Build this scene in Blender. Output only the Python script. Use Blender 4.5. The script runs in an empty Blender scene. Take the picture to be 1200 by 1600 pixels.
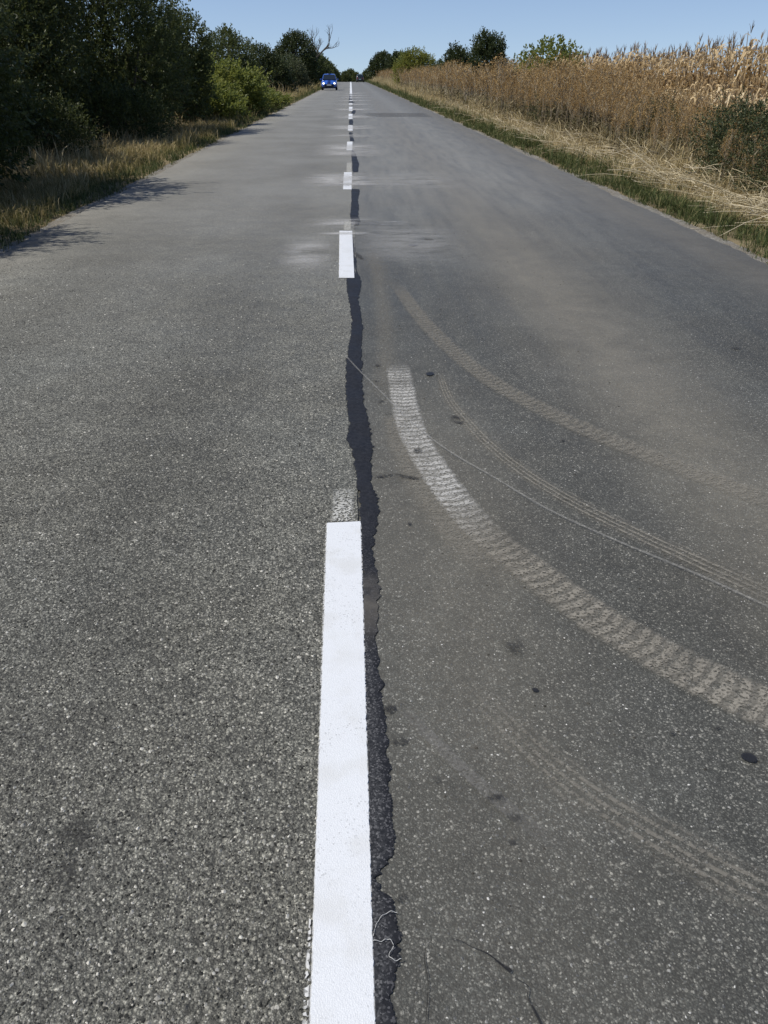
import bpy, math, random
import numpy as np
from mathutils import Vector

# ------------------------------------------------------------------ camera, sky, sun, exposure
sc = bpy.context.scene
COL = sc.collection
H = 1.5                                   # eye height
F_PX, CX, CY = 1200.0, 600.0, 800.0       # photograph is 1200 x 1600
PITCH = math.atan(683.0 / 1200.0)
YAW = math.atan(52.0 * math.cos(PITCH) / 1200.0)
cam_d = bpy.data.cameras.new('camera')
cam = bpy.data.objects.new('camera', cam_d)
COL.objects.link(cam)
cam.location = (0, 0, H)
cam.rotation_euler = (math.pi / 2 - PITCH, 0, -YAW)
cam_d.sensor_fit = 'VERTICAL'
cam_d.sensor_height = 36.0
cam_d.lens = 36.0 * F_PX / 1600.0
cam_d.clip_start = 0.05
cam_d.clip_end = 6000
sc.camera = cam

SUN_EL, SUN_AZ = math.radians(57), math.radians(-100)      # azimuth from +Y, clockwise
world = bpy.data.worlds.new('World')
sc.world = world
world.use_nodes = True
wn = world.node_tree.nodes
sky_n = wn.new('ShaderNodeTexSky')
sky_n.sky_type = 'NISHITA'
sky_n.sun_disc = False
sky_n.sun_elevation = SUN_EL
sky_n.sun_rotation = SUN_AZ % (2 * math.pi)
sky_n.altitude = 100
sky_n.air_density = 1.0
sky_n.dust_density = 0.2
sky_n.ozone_density = 1.6
wn['Background'].inputs['Strength'].default_value = 0.11
# the whole sky dome is read a little higher than the true elevation: clean dry air has no yellow band at the horizon
wl = world.node_tree.links
tc_n = wn.new('ShaderNodeTexCoord'); up_n = wn.new('ShaderNodeVectorMath'); up_n.operation = 'ADD'; up_n.inputs[1].default_value = (0, 0, .09)
no_n = wn.new('ShaderNodeVectorMath'); no_n.operation = 'NORMALIZE'
ti_n = wn.new('ShaderNodeMix'); ti_n.data_type = 'RGBA'; ti_n.blend_type = 'MULTIPLY'; ti_n.inputs[0].default_value = 1.0; ti_n.inputs[7].default_value = (1.03, 1.0, 1.07, 1)
wl.new(tc_n.outputs['Generated'], up_n.inputs[0]); wl.new(up_n.outputs[0], no_n.inputs[0]); wl.new(no_n.outputs[0], sky_n.inputs[0])
wl.new(sky_n.outputs[0], ti_n.inputs[6]); wl.new(ti_n.outputs[2], wn['Background'].inputs['Color'])

sun_d = bpy.data.lights.new('sun', 'SUN')
sun_d.energy = 4.6
sun_d.angle = math.radians(0.55)
sun_d.color = (1.0, 0.945, 0.85)
sun = bpy.data.objects.new('sun', sun_d)
COL.objects.link(sun)
sdir = Vector((math.cos(SUN_EL) * math.sin(SUN_AZ), math.cos(SUN_EL) * math.cos(SUN_AZ), math.sin(SUN_EL)))
sun.rotation_euler = (-sdir).to_track_quat('-Z', 'Y').to_euler()
sun.location = sdir * 60

sc.view_settings.view_transform = 'Standard'
sc.view_settings.look = 'None'
sc.view_settings.gamma = 1.0
sc.view_settings.use_curve_mapping = False
sc.view_settings.exposure = 0.06
sc.cycles.use_denoising = True
sc.cycles.max_bounces = 6
sc.cycles.transparent_max_bounces = 24

# ------------------------------------------------------------------ helpers
cp, sp_, cy_, sy_ = math.cos(PITCH), math.sin(PITCH), math.cos(YAW), math.sin(YAW)
FW = np.array([sy_ * cp, cy_ * cp, -sp_]); RT = np.array([cy_, -sy_, 0.0]); UP = np.cross(RT, FW)


def px(u, v, z=0.0):
    """a pixel of the photograph on the ground plane at height z"""
    d = FW * F_PX + RT * (u - CX) + UP * (CY - v)
    t = (z - H) / d[2]
    return np.array([d[0] * t, d[1] * t])


def prof(y):
    """long profile of the road: level, then over a crest and gently down"""
    y = np.asarray(y, float)
    a = np.clip(y - 195, 0, 120)
    z = -a * a * 0.00009
    b = np.clip(y - 315, 0, 160)
    z = z - b * 0.0216 + b * b * 0.0216 / 320.0
    return z


def snoise(P, scale, seed):
    """cheap smooth noise of points, about -1..1"""
    r = np.random.default_rng(seed)
    out = np.zeros(len(P)); amp = 0.0
    for k in range(7):
        d = r.normal(size=P.shape[1]); d /= np.linalg.norm(d)
        f = scale * (0.7 + 0.35 * k); a = 1.0 / (1 + 0.25 * k)
        out += a * np.sin(P @ d * f + r.uniform(0, 6.28)); amp += a * 0.6
    return out / amp


def mesh_np(name, V, polys, uv=None, smooth=False):
    """polys: list of integer arrays (n,k); uv per vertex (n,2)"""
    me = bpy.data.meshes.new(name)
    V = np.asarray(V, np.float32)
    me.vertices.add(len(V)); me.vertices.foreach_set('co', V.ravel())
    polys = [np.asarray(p, np.int32) for p in polys if len(p)]
    loops = np.concatenate([p.ravel() for p in polys])
    cnt = np.concatenate([np.full(len(p), p.shape[1], np.int32) for p in polys])
    starts = np.concatenate([[0], np.cumsum(cnt)[:-1]]).astype(np.int32)
    me.loops.add(len(loops)); me.loops.foreach_set('vertex_index', loops)
    me.polygons.add(len(cnt)); me.polygons.foreach_set('loop_start', starts)
    me.update(calc_edges=True)
    me.polygons.foreach_set('use_smooth', np.full(len(cnt), bool(smooth)))
    if uv is not None:
        l = me.uv_layers.new(name='UVMap')
        l.data.foreach_set('uv', np.asarray(uv, np.float32)[loops].ravel())
    me.update()
    return me


def link(name, me, mat=None, parent=None, **props):
    o = bpy.data.objects.new(name, me)
    COL.objects.link(o)
    if mat is not None and me is not None and not me.materials:
        me.materials.append(mat)
    if parent is not None:
        o.parent = parent
    for k, v in props.items():
        o[k] = v
    return o


class Parts:
    """collects vertex and face arrays into one mesh"""
    def __init__(s): s.V = []; s.F = {}; s.n = 0
    def add(s, V, *Fs):
        V = np.asarray(V, float)
        s.V.append(V)
        for F in Fs:
            F = np.asarray(F, int)
            if len(F): s.F.setdefault(F.shape[1], []).append(F + s.n)
        s.n += len(V)
    def mesh(s, name, smooth=False):
        return mesh_np(name, np.concatenate(s.V), [np.concatenate(f) for f in s.F.values()], smooth=smooth)


def tube(P, R, sides=6):
    P = np.asarray(P, float); n = len(P)
    R = np.asarray(R, float) * np.ones(n)
    T = np.gradient(P, axis=0); T /= np.linalg.norm(T, axis=1)[:, None] + 1e-9
    ref = np.array([0.31, 0.93, 0.2])
    A = np.cross(T, ref); A /= np.linalg.norm(A, axis=1)[:, None] + 1e-9
    B = np.cross(T, A)
    a = np.arange(sides) * 2 * math.pi / sides
    V = P[:, None] + R[:, None, None] * (np.cos(a)[None, :, None] * A[:, None] + np.sin(a)[None, :, None] * B[:, None])
    V = V.reshape(-1, 3)
    i = np.arange(n - 1)[:, None] * sides; j = np.arange(sides)[None]; k = (j + 1) % sides
    F = np.stack([i + j, i + k, i + sides + k, i + sides + j], -1).reshape(-1, 4)
    return V, F


def smooth_line(P, n=10):
    P = np.asarray(P, float)
    Q = np.vstack([2 * P[0] - P[1], P, 2 * P[-1] - P[-2]])
    out = []
    t = np.linspace(0, 1, n, endpoint=False)[:, None]
    for i in range(1, len(Q) - 2):
        a, b, c, d = Q[i - 1], Q[i], Q[i + 1], Q[i + 2]
        out.append(0.5 * (2 * b + (c - a) * t + (2 * a - 5 * b + 4 * c - d) * t * t + (3 * b - a - 3 * c + d) * t ** 3))
    out.append(P[-1:])
    return np.concatenate(out)


def scatter(temps, P, D, S, rng, roll=None):
    """copies of template meshes (V,F) at P with local +Z along D, scale S -> V,F"""
    P = np.asarray(P, float); D = np.asarray(D, float); n = len(P)
    D = D / (np.linalg.norm(D, axis=1)[:, None] + 1e-9)
    r = rng.normal(size=(n, 3)) if roll is None else np.asarray(roll, float)
    X = r - (r * D).sum(1)[:, None] * D; X /= np.linalg.norm(X, axis=1)[:, None] + 1e-9
    Y = np.cross(D, X)
    S = np.ones(n) * S
    which = rng.integers(0, len(temps), n)
    Vs, Fs, off = [], [], 0
    for k, (tv, tf) in enumerate(temps):
        m = np.where(which == k)[0]
        if not len(m): continue
        V = P[m][:, None] + S[m][:, None, None] * (tv[None, :, 0:1] * X[m][:, None] + tv[None, :, 1:2] * Y[m][:, None] + tv[None, :, 2:3] * D[m][:, None])
        F = tf[None] + (np.arange(len(m)) * len(tv))[:, None, None] + off
        Vs.append(V.reshape(-1, 3)); Fs.append(F.reshape(-1, tf.shape[1])); off += len(m) * len(tv)
    return np.concatenate(Vs), np.concatenate(Fs)


# ------------------------------------------------------------------ node helpers
def new_mat(name):
    m = bpy.data.materials.new(name); m.use_nodes = True
    nt = m.node_tree; nt.nodes.clear()
    return m, nt


def nd(nt, typ, out=0, inp=None, **props):
    n = nt.nodes.new('ShaderNode' + typ)
    for k, v in props.items(): setattr(n, k, v)
    for k, v in (inp or {}).items():
        s = n.inputs[k]
        if isinstance(v, bpy.types.NodeSocket): nt.links.new(v, s)
        else: s.default_value = v
    return n.outputs[out] if out is not None else n


def mth(nt, op, a, b=0.0, c=0.0, clamp=False):
    return nd(nt, 'Math', 0, {0: a, 1: b, 2: c}, operation=op, use_clamp=clamp)


def mixc(nt, f, a, b, blend='MIX'):
    n = nd(nt, 'Mix', None, None, data_type='RGBA', blend_type=blend, clamp_factor=True)
    for i, v in ((0, f), (6, a), (7, b)):
        if isinstance(v, bpy.types.NodeSocket): nt.links.new(v, n.inputs[i])
        else: n.inputs[i].default_value = (*v, 1.0) if isinstance(v, tuple) and len(v) == 3 else v
    return n.outputs[2]


def ramp(nt, f, stops, interp='LINEAR'):
    n = nd(nt, 'ValToRGB', None, {0: f}); e = n.color_ramp.elements
    n.color_ramp.interpolation = interp
    while len(e) < len(stops): e.new(0.5)
    for s, (p, c) in zip(e, stops):
        s.position = p
        s.color = (*c, 1.0) if isinstance(c, tuple) else (c, c, c, 1.0)
    return n.outputs[0]


def smap(nt, v, a, b, lo=0.0, hi=1.0):
    return nd(nt, 'MapRange', 0, {0: v, 1: a, 2: b, 3: lo, 4: hi}, interpolation_type='SMOOTHSTEP')


def noise(nt, vec, scale, detail=3.0, rough=0.55, out=0, dist=0.0):
    return nd(nt, 'TexNoise', out, {'Vector': vec, 'Scale': scale, 'Detail': detail, 'Roughness': rough, 'Distortion': dist})


def vor(nt, vec, scale, out, feature='F1', rand=1.0):
    return nd(nt, 'TexVoronoi', out, {'Vector': vec, 'Scale': scale, 'Randomness': rand}, feature=feature)


def vor2(nt, vec, scale):
    n = nd(nt, 'TexVoronoi', None, {'Vector': vec, 'Scale': scale, 'Randomness': 1.0}, feature='F1')
    return n.outputs[1], n.outputs[0]


def finish(nt, shader):
    o = nt.nodes.new('ShaderNodeOutputMaterial'); nt.links.new(shader, o.inputs['Surface'])


def principled(nt, color, rough=0.8, spec=0.3, normal=None, **kw):
    inp = {'Base Color': (*color, 1.0) if isinstance(color, tuple) else color, 'Roughness': rough, 'Specular IOR Level': spec}
    if normal is not None: inp['Normal'] = normal
    for k, v in kw.items(): inp[k.replace('_', ' ')] = v
    return nd(nt, 'BsdfPrincipled', 0, inp)


def bump(nt, h, strength, dist):
    return nd(nt, 'Bump', 0, {'Strength': strength, 'Distance': dist, 'Height': h})


def pos(nt):
    p = nd(nt, 'NewGeometry', 0)
    s = nd(nt, 'SeparateXYZ', None, {0: p})
    return p, s.outputs[0], s.outputs[1], s.outputs[2]


def gauss(nt, x, c, w):
    d = mth(nt, 'DIVIDE', mth(nt, 'SUBTRACT', x, c), w)
    return mth(nt, 'POWER', 2.718, mth(nt, 'MULTIPLY', mth(nt, 'MULTIPLY', d, d), -1.0))


def mul(nt, *a):
    r = a[0]
    for b in a[1:]: r = mth(nt, 'MULTIPLY', r, b)
    return r


# ------------------------------------------------------------------ road materials
def mat_chipseal():
    m, nt = new_mat('chipseal_asphalt'); p, x, y, z = pos(nt)
    big, bigd = vor2(nt, p, 125); sml, smld = vor2(nt, p, 250)
    g1 = ramp(nt, nd(nt, 'SeparateColor', 0, {0: big}), [(0, (.055, .054, .048)), (.4, (.135, .134, .120)), (.72, (.24, .237, .212)), (.92, (.42, .41, .37)), (1, (.62, .60, .54))])
    g2 = ramp(nt, nd(nt, 'SeparateColor', 0, {0: sml}), [(0, (.04, .04, .035)), (.45, (.12, .119, .106)), (.8, (.27, .266, .24)), (1, (.50, .49, .44))])
    g = mixc(nt, .48, g1, g2)
    gap = mth(nt, 'MULTIPLY', smap(nt, bigd, .62, .40), smap(nt, smld, .68, .42))
    g = mixc(nt, smap(nt, gap, 0, 1, .35, 1.0), (.014, .014, .013), g)
    ln = noise(nt, p, .55, 4, .6); mn = noise(nt, p, 5, 4, .6); fn = noise(nt, p, 34, 3, .6)
    tint = ramp(nt, ln, [(.3, (1.0, .985, .90)), (.5, (.995, 1.0, .945)), (.72, (.96, 1.0, .99))])
    g = mixc(nt, 1.0, g, tint, 'MULTIPLY')
    v = mth(nt, 'MULTIPLY', smap(nt, ln, .25, .75, .82, 1.10), smap(nt, mn, .2, .8, .82, 1.18))
    v = mth(nt, 'MULTIPLY', v, smap(nt, fn, .2, .8, .78, 1.22))
    # wheel paths slightly darker, dusty towards the edge and the middle line
    wp = mth(nt, 'ADD', gauss(nt, x, -0.85, .35), gauss(nt, x, -2.35, .4))
    v = mth(nt, 'MULTIPLY', v, smap(nt, wp, 0, 1, 1.06, .86))
    g = mixc(nt, 1.0, g, nd(nt, 'CombineColor', 0, {0: v, 1: v, 2: v}), 'MULTIPLY')
    g = mixc(nt, mul(nt, smap(nt, y, 2, 13), smap(nt, ln, .2, .7, .6, 1.0), .52), g, (.245, .24, .22))  # pale film growing along the lane: grazing-angle brightening put into the colour
    dust = mul(nt, smap(nt, x, -2.6, -3.6), smap(nt, mn, .3, .7), .55)
    g = mixc(nt, dust, g, (.23, .215, .19))
    h = mth(nt, 'ADD', smap(nt, bigd, .65, .15), mth(nt, 'MULTIPLY', smap(nt, smld, .65, .15), .45))
    nrm = bump(nt, h, .6, .003)
    finish(nt, principled(nt, g, smap(nt, mn, .2, .8, .58, .7), .36, nrm)); return m


def mat_right_lane():
    m, nt = new_mat('smooth_dusty_asphalt'); p, x, y, z = pos(nt)
    big, bigd = vor2(nt, p, 175); sml, smld = vor2(nt, p, 300)
    g1 = ramp(nt, nd(nt, 'SeparateColor', 0, {0: big}), [(0, (.030, .032, .031)), (.5, (.058, .061, .058)), (.84, (.094, .098, .092)), (.93, (.23, .23, .215)), (1, (.62, .61, .57))])
    g2 = ramp(nt, nd(nt, 'SeparateColor', 0, {0: sml}), [(0, (.024, .025, .024)), (.55, (.068, .071, .068)), (.85, (.135, .138, .129)), (1, (.36, .355, .33))])
    g = mixc(nt, .55, g1, g2)
    g = mixc(nt, smap(nt, mth(nt, 'MULTIPLY', smap(nt, bigd, .66, .45), smap(nt, smld, .7, .45)), 0, 1, .45, 1.0), (.022, .023, .023), g)
    ln = noise(nt, p, .8, 5, .62, dist=.4); mn = noise(nt, p, 6, 4, .6); fn = noise(nt, p, 40, 3, .65)
    st = nd(nt, 'Mapping', 0, {'Vector': p, 'Scale': (4.2, .35, 1.0)}); stn = noise(nt, st, 1.6, 4, .6)
    g = mixc(nt, 1.0, g, ramp(nt, ln, [(.3, (1.04, 1.0, .90)), (.55, (1.0, 1.0, .95)), (.75, (.96, 1.0, 1.0))]), 'MULTIPLY')
    v = mul(nt, smap(nt, ln, .25, .75, .82, 1.04), smap(nt, mn, .2, .8, .88, 1.12), smap(nt, fn, .2, .8, .84, 1.16), smap(nt, stn, .25, .75, .88, 1.12))
    # polished wheel path, paler; darker strip beside it
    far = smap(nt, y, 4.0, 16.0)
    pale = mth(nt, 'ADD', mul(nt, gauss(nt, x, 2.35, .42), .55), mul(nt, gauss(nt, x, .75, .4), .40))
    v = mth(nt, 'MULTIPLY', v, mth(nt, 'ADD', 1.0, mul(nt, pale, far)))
    v = mth(nt, 'MULTIPLY', v, mth(nt, 'SUBTRACT', 1.0, mul(nt, gauss(nt, x, 3.45, .28), .12)))
    g = mixc(nt, 1.0, g, nd(nt, 'CombineColor', 0, {0: v, 1: v, 2: v}), 'MULTIPLY')
    g = mixc(nt, mul(nt, smap(nt, y, 3.5, 15), smap(nt, stn, .2, .7, .6, 1.0), .55), g, (.235, .23, .212))  # streaky pale film, stronger far off: brightening at low view angles painted in
    # tan field dust carried onto the lane
    patch = smap(nt, mth(nt, 'ADD', mth(nt, 'MULTIPLY', mn, .45), mth(nt, 'MULTIPLY', ln, .65)), .38, .72)
    d1 = mul(nt, gauss(nt, x, .32, .40), gauss(nt, y, 2.6, 1.8), .62)
    d2 = mul(nt, gauss(nt, x, 1.6, .55), gauss(nt, y, 6.0, 5.0), .70)
    d3 = mth(nt, 'ADD', mul(nt, gauss(nt, x, 3.5, .34), .65), mul(nt, gauss(nt, x, 1.5, .3), .3))
    dd = mth(nt, 'MULTIPLY', mth(nt, 'ADD', mth(nt, 'ADD', d1, d2), d3), mth(nt, 'MULTIPLY', mth(nt, 'ADD', .62, mth(nt, 'MULTIPLY', patch, .38)), smap(nt, nd(nt, 'SeparateColor', 0, {0: sml}), .0, .9, 1.15, .45)), clamp=True)
    g = mixc(nt, dd, g, mixc(nt, fn, (.13, .118, .092), (.205, .187, .148)))
    h = mth(nt, 'ADD', smap(nt, bigd, .65, .2), mth(nt, 'MULTIPLY', smap(nt, smld, .65, .15), .5))
    nrm = bump(nt, h, .42, .0014)
    finish(nt, principled(nt, g, smap(nt, stn, .2, .8, .54, .66), .32, nrm)); return m


def mat_paint():
    m, nt = new_mat('white_road_paint'); p, x, y, z = pos(nt)
    n = noise(nt, p, 240, 4, .75); n2 = noise(nt, p, 7, 4, .65); v = vor(nt, p, 330, 0)
    col = mixc(nt, smap(nt, n, .35, .75, 0, .5), (.61, .63, .65), (.50, .52, .54))
    col = mixc(nt, smap(nt, n2, .45, .7, 0, .5), col, (.50, .505, .49))
    pit = smap(nt, nd(nt, 'SeparateColor', 0, {0: vor(nt, p, 260, 1)}), .93, .97)
    worn = smap(nt, noise(nt, p, 3.2, 4, .6), .42, .60)
    col = mixc(nt, mul(nt, pit, worn, .4), col, (.22, .22, .215))
    nrm = bump(nt, mth(nt, 'ADD', n, mth(nt, 'MULTIPLY', v, .8)), .5, .0015)
    finish(nt, principled(nt, col, .55, .4, nrm)); return m


def mat_tar():
    m, nt = new_mat('bitumen_seal'); p, x, y, z = pos(nt)
    n = noise(nt, p, 55, 5, .7); n2 = noise(nt, p, 5, 4, .6); v = vor(nt, p, 260, 1)
    col = mixc(nt, smap(nt, n, .3, .8), (.009, .0095, .012), (.024, .025, .029))
    u = nd(nt, 'SeparateXYZ', 0, {0: nd(nt, 'UVMap', 0, uv_map='UVMap')})
    fleck = smap(nt, nd(nt, 'SeparateColor', 0, {0: v}), .70, .95)
    near = smap(nt, y, 3.0, 1.6)
    col = mixc(nt, mul(nt, fleck, near, .7), col, (.10, .10, .105))
    gr = mul(nt, smap(nt, mth(nt, 'ADD', u, mth(nt, 'MULTIPLY', n2, .25)), 1.0, .6), smap(nt, y, 1.95, 1.6), smap(nt, n, .25, .7, .5, 1.0))
    col = mixc(nt, gr, col, ramp(nt, mth(nt, 'ADD', mth(nt, 'MULTIPLY', nd(nt, 'SeparateColor', 0, {0: v}), .8), mth(nt, 'MULTIPLY', n, .3)), [(.2, (.014, .015, .017)), (.6, (.036, .037, .04)), (.85, (.07, .071, .074)), (1.0, (.16, .16, .16))]))
    dusty = mul(nt, gauss(nt, y, 2.02, .14), smap(nt, n2, .35, .6), .8)
    col = mixc(nt, dusty, col, (.10, .093, .08))
    ed = mth(nt, 'ABSOLUTE', mth(nt, 'SUBTRACT', mth(nt, 'MULTIPLY', u, 2.0), 1.0))
    al = smap(nt, mth(nt, 'ADD', ed, mth(nt, 'MULTIPLY', mth(nt, 'SUBTRACT', noise(nt, p, 110, 3, .7), .5), .55)), 1.02, .86)
    sh = principled(nt, col, smap(nt, n2, .3, .7, .55, .68), .22, bump(nt, n, .5, .002))
    finish(nt, nd(nt, 'MixShader', 0, {0: al, 1: nd(nt, 'BsdfTransparent', 0), 2: sh})); return m


def mat_decal(name, c1, c2, kind, amount=1.0, **k):
    """thin dust, worn paint or oil film lying on the road: opacity from its own edges, grain and tread"""
    m, nt = new_mat(name); p, x, y, z = pos(nt)
    uv = nd(nt, 'UVMap', 0, uv_map='UVMap')
    s = nd(nt, 'SeparateXYZ', None, {0: uv}); u, v = s.outputs[0], s.outputs[1]
    au = mth(nt, 'ABSOLUTE', u)
    fn = noise(nt, p, 90, 3, .7); mn = noise(nt, p, 14, 4, .65); ln = noise(nt, p, 3, 3, .6)
    chip = vor(nt, p, 150, 1); chip = nd(nt, 'SeparateColor', 0, {0: chip})
    if kind == 'spot': au = mth(nt, 'SQRT', mth(nt, 'ADD', mth(nt, 'MULTIPLY', u, u), mth(nt, 'MULTIPLY', v, v)))
    wob = mth(nt, 'MULTIPLY', mth(nt, 'SUBTRACT', mn, .5), k.get('wob', .5))
    edge = smap(nt, mth(nt, 'ADD', au, wob), k.get('e1', 1.0), k.get('e0', .6))
    a = edge
    L = k.get('length', 1.0)
    ends = mth(nt, 'MULTIPLY', smap(nt, v, 0.0, k.get('fi', .1)), smap(nt, v, L, L - k.get('fo', .3))) if kind != 'spot' else 1.0
    col = mixc(nt, fn, c1, c2)
    if kind == 'tread':
        ph = mth(nt, 'ADD', mth(nt, 'DIVIDE', v, k['pitch']), mth(nt, 'MULTIPLY', au, k.get('chev', .5)))
        ph = mth(nt, 'ADD', ph, mth(nt, 'MULTIPLY', mn, .7))
        rib = smap(nt, mth(nt, 'SINE', mth(nt, 'MULTIPLY', ph, 6.2832)), -.55, .15, .22, 1.0)
        a = mul(nt, a, mth(nt, 'ADD', mth(nt, 'MULTIPLY', rib, k.get('rib', .8)), 1 - k.get('rib', .8)))
        if 'bright' in k:
            b0, b1, c3 = k['bright']
            bm = mul(nt, smap(nt, v, b1 + .25, b1 - .25), smap(nt, ln, .2, .5, .6, 1.0))
            col = mixc(nt, bm, col, c3)
            a = mul(nt, a, smap(nt, bm, 0, 1, .95, .85), smap(nt, ln, .25, .6, .55, 1.15))
    elif kind == 'lines':
        w = mth(nt, 'SINE', mth(nt, 'MULTIPLY', mth(nt, 'ADD', u, mth(nt, 'MULTIPLY', ln, .2)), k['freq']))
        a = mul(nt, a, smap(nt, w, -.2, .8, .18, 1.0))
    elif kind == 'worn':
        a = mul(nt, a, smap(nt, mth(nt, 'ADD', chip, mth(nt, 'MULTIPLY', mn, .8)), k.get('t0', .75), k.get('t1', .95)))
    elif kind == 'wash':
        st = nd(nt, 'Mapping', 0, {'Vector': p, 'Scale': (1.2, k.get('stretch', 14.0), 1)})
        sn = noise(nt, st, 1.3, 5, .65)
        a = mul(nt, a, smap(nt, sn, .30, .62))
    elif kind == 'spot':
        a = mul(nt, a, smap(nt, mth(nt, 'ADD', mn, mth(nt, 'MULTIPLY', fn, .4)), k.get('t0', .4), k.get('t1', .65)))
    g = smap(nt, mth(nt, 'ADD', mth(nt, 'MULTIPLY', fn, .6), mth(nt, 'MULTIPLY', chip, .4)), .25, .65, k.get('grain', .45), 1.0)
    a = mul(nt, a, ends, g, amount)
    sh = principled(nt, col, k.get('rough', .9), k.get('spec', .15))
    mix = nd(nt, 'MixShader', 0, {0: a, 1: nd(nt, 'BsdfTransparent', 0), 2: sh})
    finish(nt, mix); return m


def mat_ground():
    m, nt = new_mat('dry_soil_and_litter'); p, x, y, z = pos(nt)
    a = noise(nt, p, 1.3, 5, .65); b = noise(nt, p, 22, 4, .7); c = noise(nt, p, 120, 3, .7)
    col = ramp(nt, a, [(.3, (.13, .105, .06)), (.5, (.24, .19, .11)), (.7, (.34, .28, .17))])
    col = mixc(nt, smap(nt, b, .45, .7, 0, .35), col, (.09, .09, .035))
    col = mixc(nt, smap(nt, c, .5, .75, 0, .5), col, (.42, .35, .22))
    finish(nt, principled(nt, col, .95, .1, bump(nt, mth(nt, 'ADD', b, c), .8, .03))); return m


def mat_shoulder():
    m, nt = new_mat('pale_gravel_shoulder'); p, x, y, z = pos(nt)
    v = nd(nt, 'SeparateColor', 0, {0: vor(nt, p, 70, 1)}); d = vor(nt, p, 70, 0, 'DISTANCE_TO_EDGE'); n = noise(nt, p, 3, 4, .6)
    col = ramp(nt, v, [(0, (.12, .11, .09)), (.6, (.21, .20, .175)), (1, (.36, .345, .31))])
    col = mixc(nt, smap(nt, n, .4, .7, 0, .6), col, (.17, .145, .105))
    finish(nt, principled(nt, col, .9, .15, bump(nt, smap(nt, d, 0, .3), .8, .006))); return m


def mat_leaf(name, ca, cb, cc, trans=.22, rough=.5, clump=.9, spec=.3):
    m, nt = new_mat(name); p, x, y, z = pos(nt)
    r = nd(nt, 'NewGeometry', 8)
    n = noise(nt, p, clump, 3, .6)
    col = mixc(nt, r, ca, cb)
    col = mixc(nt, smap(nt, mth(nt, 'ADD', n, mth(nt, 'MULTIPLY', mth(nt, 'SUBTRACT', r, .5), .25)), .48, .72), col, cc)
    s = principled(nt, col, rough, spec)
    t = nd(nt, 'BsdfTranslucent', 0, {'Color': mixc(nt, .5, col, tuple(min(1, q * 1.5) for q in cc))})
    finish(nt, nd(nt, 'MixShader', 0, {0: trans, 1: s, 2: t})); return m


def mat_island(name, stops, rough=.85, spec=.2, trans=0.0):
    m, nt = new_mat(name)
    r = nd(nt, 'NewGeometry', 8)
    col = ramp(nt, r, stops)
    s = principled(nt, col, rough, spec)
    if trans:
        s = nd(nt, 'MixShader', 0, {0: trans, 1: s, 2: nd(nt, 'BsdfTranslucent', 0, {'Color': col})})
    finish(nt, s); return m


def mat_bark(name, a, b):
    m, nt = new_mat(name); p, x, y, z = pos(nt)
    st = nd(nt, 'Mapping', 0, {'Vector': p, 'Scale': (18, 18, 3)})
    n = noise(nt, st, 1.6, 4, .65)
    finish(nt, principled(nt, mixc(nt, n, a, b), .9, .15, bump(nt, n, .6, .01))); return m


def mat_plain(name, c, rough=.5, spec=.5, scale=30, amt=.12, **kw):
    m, nt = new_mat(name); p, x, y, z = pos(nt)
    n = noise(nt, p, scale, 3, .6)
    col = mixc(nt, mth(nt, 'MULTIPLY', n, amt * 2), c, tuple(q * .6 for q in c))
    finish(nt, principled(nt, col, rough, spec, None, **kw)); return m


# ------------------------------------------------------------------ ground and road
rng = np.random.default_rng(11)
gx = np.concatenate([-np.geomspace(2600, 12, 18), np.linspace(-11, -3.2, 28), np.linspace(-2.5, 2.5, 5), np.linspace(3.5, 11, 27), np.geomspace(12, 2600, 18)])
gy = np.concatenate([[-300, -120, -60, -30, -15, -6], np.linspace(0, 60, 140), np.linspace(62, 520, 110), np.geomspace(540, 3600, 14)])
GX, GY = np.meshgrid(gx, gy)


def ground_z(x, y):
    x = np.asarray(x, float); y = np.asarray(y, float)
    P = np.stack([x.ravel(), y.ravel()], 1)
    e = np.clip((np.abs(x - .2) - 3.95) / 1.2, 0, 1)
    n = (snoise(P, 1.4, 5) * .035 + snoise(P, .35, 6) * .05).reshape(x.shape)
    return prof(y) - .035 - .05 * e + n * e


GZ = ground_z(GX, GY)
idx = np.arange(GX.size).reshape(GX.shape)
Fq = np.stack([idx[:-1, :-1], idx[:-1, 1:], idx[1:, 1:], idx[1:, :-1]], -1).reshape(-1, 4)
ground = link('ground', mesh_np('ground', np.stack([GX, GY, GZ], -1).reshape(-1, 3), [Fq], smooth=True), mat_ground(), kind='structure', label='dry soil and plant litter on both sides of road', category='ground')

ry = np.concatenate([np.arange(-25, 0, 1.0), np.arange(0, 40, .09), np.arange(40, 120, .5), np.arange(120, 620, 2.5)])
jr = np.random.default_rng(3)


def ragged(base, amp, seed):
    P = ry[:, None] * np.ones((1, 1))
    return base + amp * (snoise(P, 1.1, seed) * .8 + snoise(P, 5.5, seed + 1) * .45 + snoise(P, 21., seed + 2) * .3)


EL, ER = ragged(-3.42, .035, 21), ragged(3.80, .045, 31)


def strip(name, xs, dz, mat, parent=None, ys=ry, **props):
    """sheet along the road: xs list of arrays (one per column), dz height above the profile per column"""
    zz = prof(ys); n = len(xs)
    V = np.stack([np.stack([np.ones(len(ys)) * xs[k], ys, zz + dz[k]], 1) for k in range(n)], 1).reshape(-1, 3)
    i = (np.arange(len(ys) - 1) * n)[:, None]; j = np.arange(n - 1)[None]
    F = np.stack([i + j, i + j + 1, i + n + j + 1, i + n + j], -1).reshape(-1, 4)
    return link(name, mesh_np(name, V, [F], smooth=True), mat, parent, **props)


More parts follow.
